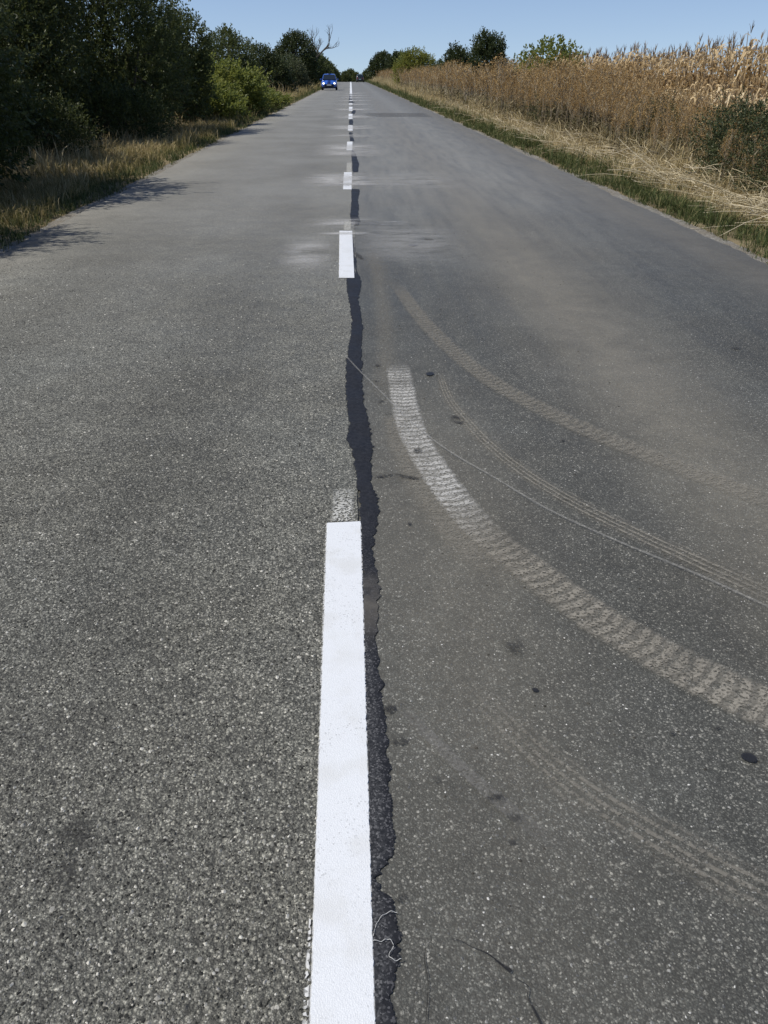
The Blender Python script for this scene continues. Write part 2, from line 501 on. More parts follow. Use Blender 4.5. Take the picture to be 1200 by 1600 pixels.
M_right, M_left, M_paint, M_tar = mat_right_lane(), mat_chipseal(), mat_paint(), mat_tar()
M_shoulder = mat_shoulder()
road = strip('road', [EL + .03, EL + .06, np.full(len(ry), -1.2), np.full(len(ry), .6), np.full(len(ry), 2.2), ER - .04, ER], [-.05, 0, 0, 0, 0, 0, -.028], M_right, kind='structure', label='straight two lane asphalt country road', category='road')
link_sh = mat_shoulder
strip('road_shoulder', [ragged(-3.58, .04, 41), EL + .1], [-.022, -.014], M_shoulder, kind='structure', label='pale gravel strip along the hedge side of road', category='shoulder')
strip('road_shoulder', [ER - .1, ragged(3.95, .05, 45)], [-.014, -.024], M_shoulder, kind='structure', label='pale gravel strip along the cornfield side of road', category='shoulder')


def jag(P, amp, seed):
    P = np.asarray(P, float)
    r = np.random.default_rng(seed)
    k = np.convolve(r.normal(size=len(P) + 4), np.ones(3) / 3, 'same')[2:-2]
    return k * amp


# lane joint: where the chip seal ends under the middle line
jy = ry
jx = np.interp(jy, [-25, .6, 1.5, 2.6, 4, 8, 14, 40, 620], [.0, .005, .0, -.005, .0, .01, .012, .012, .012])
jx = jx + .010 * snoise(jy[:, None], 9, 71) + .006 * snoise(jy[:, None], 33, 72)
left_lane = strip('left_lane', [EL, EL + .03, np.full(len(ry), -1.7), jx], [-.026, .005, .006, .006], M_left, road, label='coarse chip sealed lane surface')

# bitumen joint seal, outline read from the photograph on the road plane
seam_px = [(1660, 575, 610), (1600, 575, 613), (1540, 575, 615), (1500, 574, 625), (1470, 574, 626), (1440, 573, 622), (1410, 573, 613), (1385, 573, 594), (1365, 573, 596), (1340, 572, 610),
           (1300, 572, 616), (1240, 571, 610), (1200, 570, 608), (1150, 570, 602), (1100, 569, 599), (1060, 569, 594), (1000, 567, 590), (940, 566, 592), (905, 566, 592), (880, 564, 585),
           (850, 563, 584), (830, 562, 588), (810, 562, 591), (790, 561, 593), (772, 560, 588), (760, 558, 582), (730, 554, 580), (705, 548, 583), (690, 541, 581), (672, 543, 579), (660, 545, 577), (640, 541, 572), (620, 540, 568),
           (600, 539, 566), (580, 540, 567), (560, 541, 566), (530, 547, 566), (515, 549, 567), (500, 549, 566), (485, 547, 563), (470, 545, 560), (460, 543, 562), (445, 541, 565), (433, 541, 563), (424, 545, 558), (400, 549, 556), (372, 549, 553)]
far_seam = [[(352, 547, 561), (345, 548, 563), (338, 547, 560), (325, 548, 561), (310, 549, 560), (300, 549, 562), (296, 549, 562)],
            [(269, 551, 560), (264, 550, 560), (256, 550, 561), (248, 549, 558), (240, 549, 556), (235, 549, 552)],
            [(221, 547, 554), (214, 546, 552), (207, 545, 551)], [(195.5, 546, 551), (191, 545, 552), (187, 546, 551)],
            [(178, 548, 554), (174, 550, 556), (171, 550, 555)], [(160.5, 544, 554), (158, 546, 551), (155, 545, 550), (151, 546, 549), (148, 546, 548)]]


def seam(rows, seed, n=14):
    rows = sorted(rows, key=lambda r: -r[0])
    A = np.array([px(r[1], r[0]) for r in rows]); B = np.array([px(r[2], r[0]) for r in rows])
    A, B = smooth_line(A, n), smooth_line(B, n)
    A[:, 0] += jag(A, .0045, seed) + snoise(A[:, 1:], 60, seed) * .003; B[:, 0] += jag(B, .0055, seed + 1) + snoise(B[:, 1:], 55, seed + 1) * .0035
    mid = (A + B) / 2
    V = np.stack([np.column_stack([A, np.full(len(A), .0075)]), np.column_stack([mid, np.full(len(A), .0085)]), np.column_stack([B, np.full(len(A), .0035)])], 1).reshape(-1, 3)
    i = (np.arange(len(A) - 1) * 3)[:, None]; j = np.arange(2)[None]
    F = np.stack([i + j, i + j + 1, i + 4 + j, i + 3 + j], -1).reshape(-1, 4)
    uv = np.column_stack([np.tile([0, .5, 1.0], len(A)), np.repeat(A[:, 1], 3)])
    return link('tar_seam', mesh_np('tar_seam', V, [F], uv=uv, smooth=True), M_tar, road)


seam(seam_px, 5).__setitem__('label', 'longest ragged black bitumen seam beside the first white dash')
for k, s in enumerate(far_seam): seam(s, 40 + k)

# painted dashes: near end row, far end row, left and right column at each
dash_px = [((1900, 474, 596), (818, 511, 564)), ((436, 529.5, 554), (362, 530.5, 550.5)), ((297, 536, 549.5), (270, 537.5, 550)), ((235.5, 541.5, 550.5), (222, 542.5, 551)),
           ((204.6, 543.5, 551.3), (196.4, 544, 551)), ((186.2, 544.3, 551), (178.2, 544.8, 550.8)), ((173.6, 545, 550.8), (167.2, 545.4, 550.8)), ((164.4, 545.2, 550.8), (161.6, 545.4, 550.6)),
           ((158.2, 546.2, 550.6), (156.4, 546.2, 550.6)), ((153.9, 546.4, 550.6), (152.5, 546.4, 550.6)), ((150.6, 546.6, 550.5), (149.2, 546.6, 550.5)), ((147.4, 546.6, 550.4), (127.2, 547.0, 549.0))]
dash_span = []
for k, ((v0, a0, b0), (v1, a1, b1)) in enumerate(dash_px):
    p0, q0, p1, q1 = px(a0, v0), px(b0, v0), px(a1, v1), px(b1, v1)
    if k == 0:
        p0[1] = q0[1] = max(p0[1], .25)
        p1[1] -= .012
    L = p1[1] - p0[1]
    n = 260 if k == 0 else (120 if k < 3 else 24)
    t = np.linspace(0, 1, n)[:, None]
    A = p0 + (p1 - p0) * t; B = q0 + (q1 - q0) * t
    r = np.random.default_rng(100 + k)
    amp = .0007
    A[:, 0] += r.normal(size=n) * amp; B[:, 0] += r.normal(size=n) * amp
    z = .0105
    cols = [np.column_stack([A + [-.001, 0], np.full(n, .005)]), np.column_stack([A + [.002, 0], np.full(n, z)]), np.column_stack([B - [.002, 0], np.full(n, z)]), np.column_stack([B + [.001, 0], np.full(n, .0035)])]
    cols = [c + np.column_stack([np.zeros((n, 2)), prof(c[:, 1])]) for c in cols]
    V = np.stack(cols, 1).reshape(-1, 3)
    i = (np.arange(n - 1) * 4)[:, None]; j = np.arange(3)[None]
    F = np.stack([i + j, i + j + 1, i + 5 + j, i + 4 + j], -1).reshape(-1, 4)
    o = link('painted_line' if k == len(dash_px) - 1 else 'painted_dash', mesh_np('painted_dash', V, [F]), M_paint, road)
    dash_span.append((p0, q0, p1, q1))


def patch_sheet(name, c, ru, rv, z, mat, parent=road, ang=0.0, seg=8, unit=False):
    """thin film, local u in -1..1, v in 0..2*rv metres"""
    g = np.linspace(-1, 1, seg)
    U, W = np.meshgrid(g, g)
    ca, sa = math.cos(ang), math.sin(ang)
    X = c[0] + U * ru * ca - W * rv * sa; Y = c[1] + U * ru * sa + W * rv * ca
    Z = z + prof(Y)
    i = np.arange(seg * seg).reshape(seg, seg)
    F = np.stack([i[:-1, :-1], i[:-1, 1:], i[1:, 1:], i[1:, :-1]], -1).reshape(-1, 4)
    return link(name, mesh_np(name, np.stack([X, Y, Z], -1).reshape(-1, 3), [F], uv=np.stack([U.ravel(), W.ravel() if unit else (W.ravel() + 1) * rv], 1)), mat, parent)


def ribbon(name, pts, width, z, mat_fn, parent=road, n=14):
    P = smooth_line(np.array([px(*p) for p in pts]), n)
    w = np.interp(np.linspace(0, 1, len(P)), np.linspace(0, 1, len(np.atleast_1d(width))), np.atleast_1d(width))
    T = np.gradient(P, axis=0); T /= np.linalg.norm(T, axis=1)[:, None]
    N = np.column_stack([T[:, 1], -T[:, 0]])
    s = np.concatenate([[0], np.cumsum(np.linalg.norm(np.diff(P, axis=0), axis=1))])
    us = np.linspace(-1, 1, 5)
    V = np.stack([np.column_stack([P + N * (u * w / 2)[:, None], np.full(len(P), z)]) for u in us], 1).reshape(-1, 3)
    uv = np.stack([np.column_stack([np.full(len(P), u), s]) for u in us], 1).reshape(-1, 2)
    i = (np.arange(len(P) - 1) * 5)[:, None]; j = np.arange(4)[None]
    F = np.stack([i + j, i + j + 1, i + 6 + j, i + 5 + j], -1).reshape(-1, 4)
    return link(name, mesh_np(name, V, [F], uv=uv), mat_fn(s[-1]), parent)


TAN1, TAN2, GREY1, GREY2 = (.185, .172, .145), (.265, .248, .21), (.32, .315, .295), (.44, .435, .41)
ribbon('tyre_track', [(620, 566), (626, 598), (634, 640), (646, 680), (676, 732), (712, 782), (756, 832), (812, 878), (870, 922), (935, 968), (1010, 1012), (1090, 1056), (1170, 1094), (1260, 1130), (1380, 1170)], [.15, .15, .16, .18, .20], .0046,
       lambda L: mat_decal('bright_tread_dust', TAN1, TAN2, 'tread', .9, pitch=.047, chev=.35, rib=.66, wob=.35, e0=.72, e1=1.05, length=L, fi=.3, fo=.3, bright=(0, 1.9, GREY2), grain=.12)).__setitem__('label', 'pale ribbed tyre print curving off to the right verge')
ribbon('tyre_track', [(604, 430), (622, 450), (660, 500), (704, 545), (762, 592), (830, 631), (900, 665), (980, 699), (1060, 730), (1140, 760), (1230, 795), (1340, 835)], [.13, .16, .17], .0042,
       lambda L: mat_decal('faint_tread_dust', TAN1, TAN2, 'tread', .6, pitch=.05, chev=.5, rib=.55, wob=.4, length=L, fi=.9, fo=.5, grain=.1))
ribbon('tyre_track', [(686, 580), (700, 620), (726, 655), (766, 697), (826, 744), (900, 788), (980, 828), (1060, 865), (1130, 897), (1220, 938), (1320, 980)], [.06, .10, .12, .14], .0044,
       lambda L: mat_decal('lined_tread_dust', TAN1, TAN2, 'lines', .75, freq=14.0, wob=.6, length=L, fi=.25, fo=.5, grain=.15))
ribbon('scratch_line', [(538, 556), (560, 580), (592, 612), (630, 650), (674, 688), (716, 717), (770, 748), (850, 796), (930, 834), (1000, 864), (1100, 906), (1200, 952), (1290, 990)], [.011, .013, .016], .0115,
       lambda L: mat_decal('thin_dust_line', GREY1, GREY1, 'plain', .36, wob=1.0, length=L, fi=.05, fo=.3, grain=.35))
ribbon('tyre_track', [(660, 1000), (705, 1048), (770, 1112), (840, 1180), (930, 1250), (1040, 1316), (1150, 1376), (1260, 1430), (1380, 1490)], [.10, .13, .15], .0043,
       lambda L: mat_decal('low_tread_dust', TAN1, TAN2, 'lines', .55, freq=15.0, wob=.8, length=L, fi=.6, fo=.3, grain=.1))
ribbon('tyre_track', [(610, 1090), (660, 1140), (720, 1200), (790, 1262), (850, 1310), (920, 1360)], [.04, .05], .0041,
       lambda L: mat_decal('streak_dust', (.16, .155, .145), (.22, .215, .2), 'plain', .45, wob=.8, length=L, fi=.2, fo=.3, grain=.3))
ribbon('tyre_track', [(590, 640), (598, 600), (602, 560), (600, 500), (592, 440), (580, 380)], [.24, .22, .2], .004,
       lambda L: mat_decal('tan_dust_run', TAN1, TAN2, 'plain', .3, wob=.8, e0=.0, length=L, fi=.5, fo=1.2, grain=.1))
ribbon('tyre_track', [(612, 640), (625, 690), (650, 740), (690, 800), (720, 840), (790, 900), (850, 940)], [.12, .2, .22, .2], .0038,
       lambda L: mat_decal('tan_dust_spread', TAN1, TAN2, 'tread', .5, pitch=.052, chev=.6, rib=.4, wob=.6, e0=.3, length=L, fi=.2, fo=.4, grain=.15))

# worn older paint beyond each dash and chalky overspray across it
M_worn = mat_decal('worn_old_paint', (.40, .40, .37), (.58, .58, .55), 'worn', .8, wob=.5, e0=.6, e1=1.0, length=.42, fi=.01, fo=.34, t0=.62, t1=1.05, grain=.35)
for (va, vb, a, b) in ((819, 768, 515, 556), (361, 344, 537, 549), (270, 254, 541, 550)):
    p0, q0, p1 = px(a, va), px(b, va), px(a, vb)
    rv = (p1[1] - p0[1]) / 2
    patch_sheet('worn_paint', ((p0[0] + q0[0]) / 2, p0[1] + rv), (q0[0] - p0[0]) / 2, rv, .0112, M_worn if va > 800 else mat_decal('worn_old_paint_far', (.40, .40, .37), (.5, .5, .47), 'worn', .75, wob=.25, e0=.8, e1=1.02, length=2 * rv, fi=.01, fo=.3, t0=.45, t1=.9, grain=.6))
WASH1, WASH2 = (.36, .36, .355), (.50, .50, .495)
for (u, v, wu, hv, am) in ((535, 366, 58, 3.0, .85), (535, 350, 70, 10, .35), (480, 400, 55, 34, .30), (600, 350, 45, 4, .4), (640, 385, 110, 40, .16), (640, 285, 110, 18, .14), (530, 283, 78, 13, .42), (548, 289, 60, 3, .6), (545, 240, 70, 7, .35), (545, 231, 62, 7, .42),
                           (548, 200, 48, 4.2, .5), (552, 183, 44, 2.6, .62), (550, 171.5, 42, 2.0, .62), (553, 163.5, 36, 1.3, .7), (553, 157.5, 34, 1.0, .7), (553, 153.2, 32, .9, .7), (553, 149.6, 28, .8, .65), (553, 146, 26, .7, .6), (690, 186, 60, 3.0, .0), (545, 213, 60, 3.5, .25)):
    if am <= 0: continue
    c = px(u, v); e = px(u + wu, v); t, b = px(u, v - hv), px(u, v + hv)
    rv = (t[1] - b[1]) / 2
    cc = (c[0], (t[1] + b[1]) / 2)
    patch_sheet('paint_dust', cc, e[0] - c[0], rv, .0108 + .0002 * (int(u * 7 + v) % 5), mat_decal('chalky_overspray', WASH1, WASH2, 'wash', min(1, am * 2.3), wob=.5, e0=.1, e1=1.0, length=2 * rv, fi=rv * .8, fo=rv * .8, stretch=2.4 / max(rv, .05) ** .5, grain=.22))
# damp-looking repair strip across the lane far ahead
M_rep = mat_decal('older_repair_strip', (.055, .058, .062), (.07, .072, .076), 'plain', .28, wob=.25, e0=.7, e1=1.0, length=4.0, fi=.3, fo=.3, grain=.8)
t, b = px(640, 172), px(640, 183)
patch_sheet('repair_patch', (1.95, (t[1] + b[1]) / 2), 1.55, (t[1] - b[1]) / 2, .0055, M_rep)

# oil drops, stains and cracks
M_oil = mat_decal('oil_drip', (.012, .012, .013), (.02, .02, .021), 'spot', .95, wob=.8, e0=.72, e1=.9, length=99, fi=.001, fo=.001, t0=.1, t1=.2, grain=.9, rough=.5, spec=.4)
M_stain = mat_decal('dark_stain', (.022, .022, .023), (.04, .04, .04), 'spot', .85, wob=1.1, e0=.45, e1=.8, length=99, t0=.55, t1=.75, grain=.15)
M_faint = mat_decal('worn_dark_patch', (.03, .03, .03), (.05, .05, .048), 'spot', .55, wob=1.6, e0=.2, e1=.95, length=99, t0=.4, t1=.7, grain=.1)
spots = [(1170, 1186, 12, 7, M_oil), (836, 1080, 5, 3, M_oil), (714, 657, 13, 9, M_stain), (652, 706, 9, 5, M_stain), (680, 1220, 13, 8, M_faint), (803, 1278, 16, 9, M_faint), (800, 1318, 14, 8, M_faint), (804, 1012, 18, 14, M_faint),
         (630, 1405, 18, 9, M_stain), (102, 1378, 34, 40, M_faint), (125, 1310, 40, 40, M_faint), (775, 1250, 18, 10, M_stain), (1048, 1148, 8, 4, M_stain), (672, 585, 6, 3, M_oil), (1120, 1140, 8, 3, M_stain),
         (600, 745, 20, 3, M_stain), (640, 748, 22, 2.5, M_stain), (590, 572, 6, 3, M_stain), (588, 598, 6, 3, M_stain), (594, 628, 6, 3, M_stain), (606, 648, 6, 2.5, M_stain), (670, 375, 10, 2.0, M_stain), (645, 384, 8, 1.5, M_oil),
         (1150, 545, 9, 3, M_stain), (880, 690, 6, 2, M_stain), (610, 1110, 14, 10, M_stain), (625, 1160, 16, 9, M_stain), (560, 400, 6, 8, M_stain), (640, 820, 5, 3, M_stain)]
for (u, v, wu, hv, m_) in spots:
    c = px(u, v); e = px(u + wu, v); t, b = px(u, v - hv), px(u, v + hv)
    patch_sheet('oil_spot' if m_ is M_oil else 'stain', c, (e[0] - c[0]) * 1.2, (t[1] - b[1]) * .6, .0062 if u > 520 else .0078, m_, ang=random.Random(int(u)).uniform(-.4, .4), seg=4, unit=True)
M_crack = mat_decal('crack_filler', (.010, .010, .011), (.018, .018, .019), 'plain', .75, wob=1.6, e0=.2, e1=.9, length=99, fi=.03, fo=.001, grain=.8)
for pts, w in (([(690, 1468), (715, 1472), (740, 1482), (762, 1494), (780, 1508), (797, 1520)], [.002, .003, .004, .013]), ([(797, 1520), (806, 1530), (818, 1544), (824, 1560), (831, 1578), (842, 1600), (850, 1625)], [.001, .002, .004, .009, .007]),
               ([(600, 745), (620, 743), (640, 747), (662, 746)], [.004, .01, .005]), ([(668, 1470), (664, 1500), (670, 1540), (664, 1600)], [.0015, .003, .002])):
    jr2 = np.random.default_rng(int(pts[0][0]))
    pts = [(a + jr2.normal() * 2.0, b + jr2.normal() * 1.6) for a, b in pts]
    ribbon('crack', pts, w, .0066, lambda L: M_crack)

# paint specks beside the first dash's ragged left edge, white fibre on the tar, loose crumbs
M_speck = mat_decal('paint_spatter', (.5, .5, .48), (.72, .72, .7), 'worn', .9, wob=.8, e0=.3, e1=.9, length=3, fi=.05, fo=.5, t0=.8, t1=1.05, grain=.5)
ribbon('paint_spatter', [(472, 1660), (477, 1600), (480, 1540), (483, 1480), (485, 1440)], [.014, .014, .008], .0095, lambda L: M_speck)
M_fuzz = mat_decal('paint_fuzz', (.42, .42, .41), (.6, .6, .59), 'worn', .75, wob=.9, e0=.2, e1=.95, length=9, fi=.01, fo=.01, t0=.7, t1=1.0, grain=.4)
ribbon('paint_spatter', [(481, 1660), (485, 1600), (494, 1350), (502, 1080), (510, 822)], [.009], .0098, lambda L: M_fuzz)
ribbon('paint_spatter', [(589, 1660), (585, 1600), (578, 1350), (571, 1080), (564, 822)], [.007], .0102, lambda L: M_fuzz)
M_thread = mat_plain('white_fibre', (.45, .45, .43), .8, .2)
for k, (lab, pts) in enumerate((('thin white fibre curled in an arc on the tar seam', [(583, 1462), (586, 1450), (590, 1440), (598, 1430), (610, 1424), (621, 1425)]),
                                ('thin crooked white fibre lying zigzag on the tar seam', [(583, 1469), (596, 1470), (604, 1467), (611, 1469), (615, 1477), (611, 1485), (608, 1493), (617, 1500), (627, 1498)]))):
    G = np.array([px(*p, z=.012) for p in pts]); G = smooth_line(G, 5)
    V, Fc = tube(np.column_stack([G, .0115 + .002 * np.sin(np.arange(len(G)))]), .0007, 5)
    link('white_fibre', mesh_np('white_fibre', V, [Fc], smooth=True), M_thread, label=lab, category='fibre')

# aggregate: real stones bedded in the near road surface
M_stone = mat_island('aggregate_stone', [(0, (.02, .02, .018)), (.5, (.046, .046, .041)), (.76, (.10, .098, .088)), (.92, (.31, .30, .265)), (1, (.6, .58, .51))], .8, .15)
M_stone_r = mat_island('fine_aggregate', [(0, (.07, .072, .074)), (.5, (.10, .101, .096)), (.85, (.26, .257, .24)), (1, (.56, .55, .51))], .7, .3)


def stones(name, x0, x1, y0, y1, dens, rmed, hrel, z, mat, seed, label):
    r = np.random.default_rng(seed)
    n0 = int((x1 - x0) * (y1 - y0) * dens(y0))
    P = np.column_stack([r.uniform(x0, x1, n0), r.uniform(y0, y1, n0)])
    keep = r.uniform(size=n0) < dens(P[:, 1]) / dens(y0)
    lim_l = np.where(P[:, 1] < 7.7, -.25 - (P[:, 1]) * .52, -9); lim_r = .3 + P[:, 1] * .62
    keep &= (P[:, 0] > lim_l - .35) & (P[:, 0] < lim_r + .35)
    dn = snoise(P, 2.2, seed) * .5 + snoise(P, 13, seed + 3) * .5
    keep &= r.uniform(size=n0) < np.clip(.75 + dn * .4, .25, 1)
    # none under the paint and the tar
    keep &= ~((P[:, 0] > -.078) & (P[:, 0] < .10)) | ((P[:, 0] > .075) & (r.uniform(size=n0) < .35))
    P = P[keep]; n = len(P)
    R = rmed * np.clip(np.exp(r.normal(size=n) * .45), .4, 2.2) * (1 + .03 * P[:, 1])
    a = (np.arange(6) / 6 * 2 * math.pi)[None] + r.uniform(-.35, .35, (n, 6)) + r.uniform(0, 6.28, (n, 1))
    rad = R[:, None] * r.uniform(.65, 1.15, (n, 6))
    el = r.uniform(.55, 1.0, n)[:, None]; th = r.uniform(0, 3.14, n)[:, None]
    lx, ly = rad * np.cos(a), rad * np.sin(a) * el
    X = P[:, :1] + lx * np.cos(th) - ly * np.sin(th); Y = P[:, 1:] + lx * np.sin(th) + ly * np.cos(th)
    ring = np.stack([X, Y, np.full_like(X, z - .0008)], -1)
    top = np.column_stack([P + r.normal(size=(n, 2)) * R[:, None] * .25, z + R * hrel * r.uniform(.4, 1.2, n)])[:, None]
    V = np.concatenate([ring, top], 1).reshape(-1, 3)
    k = np.arange(6)
    T = np.stack([k, (k + 1) % 6, np.full(6, 6)], -1)
    F = (T[None] + (np.arange(n) * 7)[:, None, None]).reshape(-1, 3)
    return link(name, mesh_np(name, V, [F], smooth=False), mat, road, kind='stuff', label=label)


stones('aggregate', -4.2, -.05, .45, 7.5, lambda y: 30000 * np.exp(-np.asarray(y) * .44), .0027, .55, .0062, M_stone, 8, 'light and dark stone chips bedded in the left lane')
stones('aggregate', -4.2, -.05, .45, 6.5, lambda y: 1300 * np.exp(-np.asarray(y) * .25), .0037, .5, .0062, mat_island('pale_chipping', [(0, (.16, .156, .138)), (.6, (.30, .29, .255)), (1, (.54, .52, .45))], .8, .2), 18, 'larger pale stone chips in the left lane')
stones('aggregate', .05, 4.2, .45, 5.5, lambda y: 4200 * np.exp(-np.asarray(y) * .25), .0021, .32, .0005, M_stone_r, 9, 'fine stone flecks in the right lane surface')

# loose crumbs of soil shed by tyres
r = np.random.default_rng(77)
n = 300
cy0 = r.uniform(.8, 9, n); cx0 = .12 + np.abs(r.normal(size=n)) * .8
bl = Parts()
for i in range(n):
    R = r.uniform(.0015, .004) * (1 + .06 * cy0[i])
    a = np.arange(5) / 5 * 6.28 + r.uniform(-.3, .3, 5)
    ring = np.column_stack([cx0[i] + R * np.cos(a) * 1.3, cy0[i] + R * np.sin(a), np.full(5, .0005)])
    bl.add(np.vstack([ring, [[cx0[i], cy0[i], .0005 + R * .7]]]), [[j, (j + 1) % 5, 5] for j in range(5)])
link('soil_crumbs', bl.mesh('soil_crumbs'), mat_island('soil_crumb', [(0, (.03, .028, .024)), (.75, (.06, .055, .045)), (.93, (.12, .11, .09)), (1, (.5, .5, .48))]), road, kind='stuff', label='loose crumbs of soil and grit on the right lane')

#VEGETATION
# ------------------------------------------------------------------ vegetation
def leafy_twig(nl, L, ll, lw, seed, spread=.9):
    """a twig along +Z with folded leaves set round it"""
    r = np.random.default_rng(seed); V = []; F = []
    for i in range(nl):
        t = (i + .6) / nl
        c = np.array([0, 0, L * t]) + r.normal(size=3) * ll * .18
        a = i * 2.4 + r.uniform(-.5, .5); e = spread * r.uniform(.6, 1.2) * (1 - .55 * t)
        d = np.array([math.cos(a) * math.sin(e), math.sin(a) * math.sin(e), math.cos(e)])
        d[2] -= r.uniform(0, .5); d /= np.linalg.norm(d)
        w = np.cross(d, r.normal(size=3)); w /= np.linalg.norm(w)
        nn = np.cross(d, w)
        l = ll * r.uniform(.7, 1.25); ww = lw * r.uniform(.8, 1.2) / 2
        k = len(V)
        V += [c, c + d * l * .45 + w * ww + nn * ww * .45, c + d * l, c + d * l * .45 - w * ww + nn * ww * .45]
        F += [[k, k + 1, k + 2], [k, k + 2, k + 3]]
    return np.array(V), np.array(F)


def unit_rand(rng, n):
    d = rng.normal(size=(n, 3)); return d / np.linalg.norm(d, axis=1)[:, None]


def crown_points(lobes, n, rng, seed, inner=.5, gap=.25, shoots=.08):
    """points through the outer part of a crown made of uneven lobes, with gaps between clumps"""
    lobes = np.asarray(lobes, float)
    area = lobes[:, 3] * lobes[:, 4] + lobes[:, 3] * lobes[:, 5] + lobes[:, 4] * lobes[:, 5]
    P, D = [], []
    for lb, a in zip(lobes, area / area.sum()):
        m = int(n * a * 1.7)
        d = unit_rand(rng, m)
        q = rng.uniform(inner ** 2, 1, m) ** .5
        wob = 1 + .16 * snoise(d * 2.2 + lb[:3], 1.6, seed)
        sh = rng.uniform(size=m) < shoots
        q = np.where(sh, q * rng.uniform(1.0, 1.22, m), q)
        p = lb[:3] + d * (q * wob)[:, None] * lb[3:6]
        keep = np.ones(m, bool)
        for ob in lobes:
            if ob is lb or np.allclose(ob, lb): continue
            k = (((p - ob[:3]) / ob[3:6]) ** 2).sum(1) < .35
            keep &= ~(k & (rng.uniform(size=m) < .8))
        cl = snoise(p, 3.4, seed + 7) * .6 + snoise(p, 7.5, seed + 8) * .4
        keep &= (cl > -1 + 2 * gap * rng.uniform(.2, 1.1, m)) | (q < .62)
        keep &= p[:, 2] > .08
        P.append(p[keep]); dd = d[keep] + np.array([0, 0, .35]) + rng.normal(size=(keep.sum(), 3)) * .45
        D.append(dd)
    P, D = np.concatenate(P), np.concatenate(D)
    if len(P) > n:
        s = rng.permutation(len(P))[:n]; P, D = P[s], D[s]
    return P, D


def woody(lobes, rng, n_stem=4, r0=.07, n_sub=5, spread=.35, seed=0):
    """stems from the ground into each lobe, forking into limbs"""
    w = Parts(); lobes = np.asarray(lobes, float)
    for k in range(max(n_stem, len(lobes))):
        lb = lobes[k % len(lobes)]
        base = np.array([rng.normal() * spread, rng.normal() * spread, -.12])
        tip = lb[:3] + rng.normal(size=3) * lb[3:6] * .2 + [0, 0, lb[5] * .35]
        mid = base * .5 + tip * .5 + rng.normal(size=3) * .18 - [0, 0, .1]
        line = smooth_line([base, mid, tip], 5)
        w.add(*tube(line, np.linspace(r0 * rng.uniform(.7, 1.1), r0 * .22, len(line)), 7))
        for j in range(n_sub):
            i = rng.integers(3, len(line) - 1); s = line[i]
            e = lb[:3] + unit_rand(rng, 1)[0] * lb[3:6] * rng.uniform(.6, .95)
            if e[2] < .2: e[2] = .2
            m = (s + e) / 2 + rng.normal(size=3) * .1 + [0, 0, .08]
            l2 = smooth_line([s, m, e], 4)
            w.add(*tube(l2, np.linspace(r0 * .3, r0 * .06, len(l2)), 5))
    return w


M_bark = mat_bark('grey_brown_bark', (.05, .042, .034), (.14, .12, .095))
M_lf_dark = mat_leaf('dark_hedge_leaf', (.03, .044, .014), (.062, .08, .023), (.105, .118, .034), .24)
M_lf_mid = mat_leaf('mid_green_leaf', (.04, .056, .017), (.075, .098, .03), (.11, .125, .038), .28)
M_lf_bright = mat_leaf('bright_bramble_leaf', (.10, .125, .026), (.16, .19, .04), (.21, .22, .05), .42)
M_lf_yellow = mat_leaf('yellow_green_leaf', (.09, .12, .025), (.17, .19, .038), (.26, .25, .055), .35)
M_lf_olive = mat_leaf('olive_verge_leaf', (.035, .048, .018), (.065, .08, .03), (.10, .105, .045), .2)
M_lf_grey = mat_leaf('grey_green_leaf', (.05, .065, .03), (.08, .095, .045), (.10, .11, .05), .2)
M_lf_deep = mat_leaf('deep_green_leaf', (.026, .040, .014), (.05, .068, .022), (.07, .085, .028), .18)
MESHES = {}


def plant(name, label, cat, loc, rz=0, scale=1.0, group=None, variant=None, lobes=None, n=2000, leaf=(.06, .034), nl=12, tw=.28, mat=None, seed=1, gap=.25, inner=.5, n_stem=4, r0=.07, n_sub=5, shoots=.08, zs=1.0):
    """a tree or shrub: trunk (stems and limbs) and crown (leaf by leaf); later copies of a variant share its meshes"""
    key = variant or label
    if key not in MESHES:
        r = np.random.default_rng(seed)
        temps = [leafy_twig(nl, tw, leaf[0], leaf[1], seed * 50 + i) for i in range(5)]
        P, D = crown_points(lobes, n, r, seed, inner, gap, shoots)
        V, F = scatter(temps, P, D, r.uniform(.75, 1.25, len(P)), r)
        MESHES[key] = (woody(lobes, r, n_stem, r0, n_sub).mesh('trunk', True), mesh_np('crown', V, [F]))
        MESHES[key][0].materials.append(M_bark); MESHES[key][1].materials.append(mat)
    e = link(name, None, label=label, category=cat)
    if group: e['group'] = group
    x, y = loc
    e.location = (x, y, float(ground_z(np.array([x]), np.array([y]))[0]))
    e.rotation_euler = (0, 0, rz); e.scale = (scale, scale, scale * zs)
    link('trunk', MESHES[key][0], None, e); link('crown', MESHES[key][1], None, e, kind='stuff')
    return e


G_HEDGE = 'tall dark shrubs of the roadside hedge'
hedgeA = [(0, 0, 2.6, 1.7, 1.7, 1.9), (.5, .9, 1.5, 1.5, 1.4, 1.4), (.6, -.9, 1.4, 1.4, 1.4, 1.3), (-.6, .2, 3.6, 1.2, 1.3, 1.1), (.9, .1, .9, 1.2, 1.3, 1.0), (-.9, -.4, 1.8, 1.3, 1.5, 1.7)]
hedgeB = [(0, 0, 2.3, 1.5, 1.9, 1.8), (.3, 1.2, 1.6, 1.3, 1.2, 1.5), (.2, -1.2, 2.0, 1.4, 1.3, 1.7), (-.2, .5, 3.5, 1.1, 1.2, 1.2), (.6, -.2, 1.0, 1.1, 1.5, 1.0), (-1.0, 0, 1.5, 1.2, 1.7, 1.5)]
HA = dict(variant='hedge_a', lobes=hedgeA, n=7200, leaf=(.064, .038), nl=12, tw=.30, mat=M_lf_dark, seed=4, gap=.22, inner=.35, n_stem=7, r0=.07, shoots=.10)
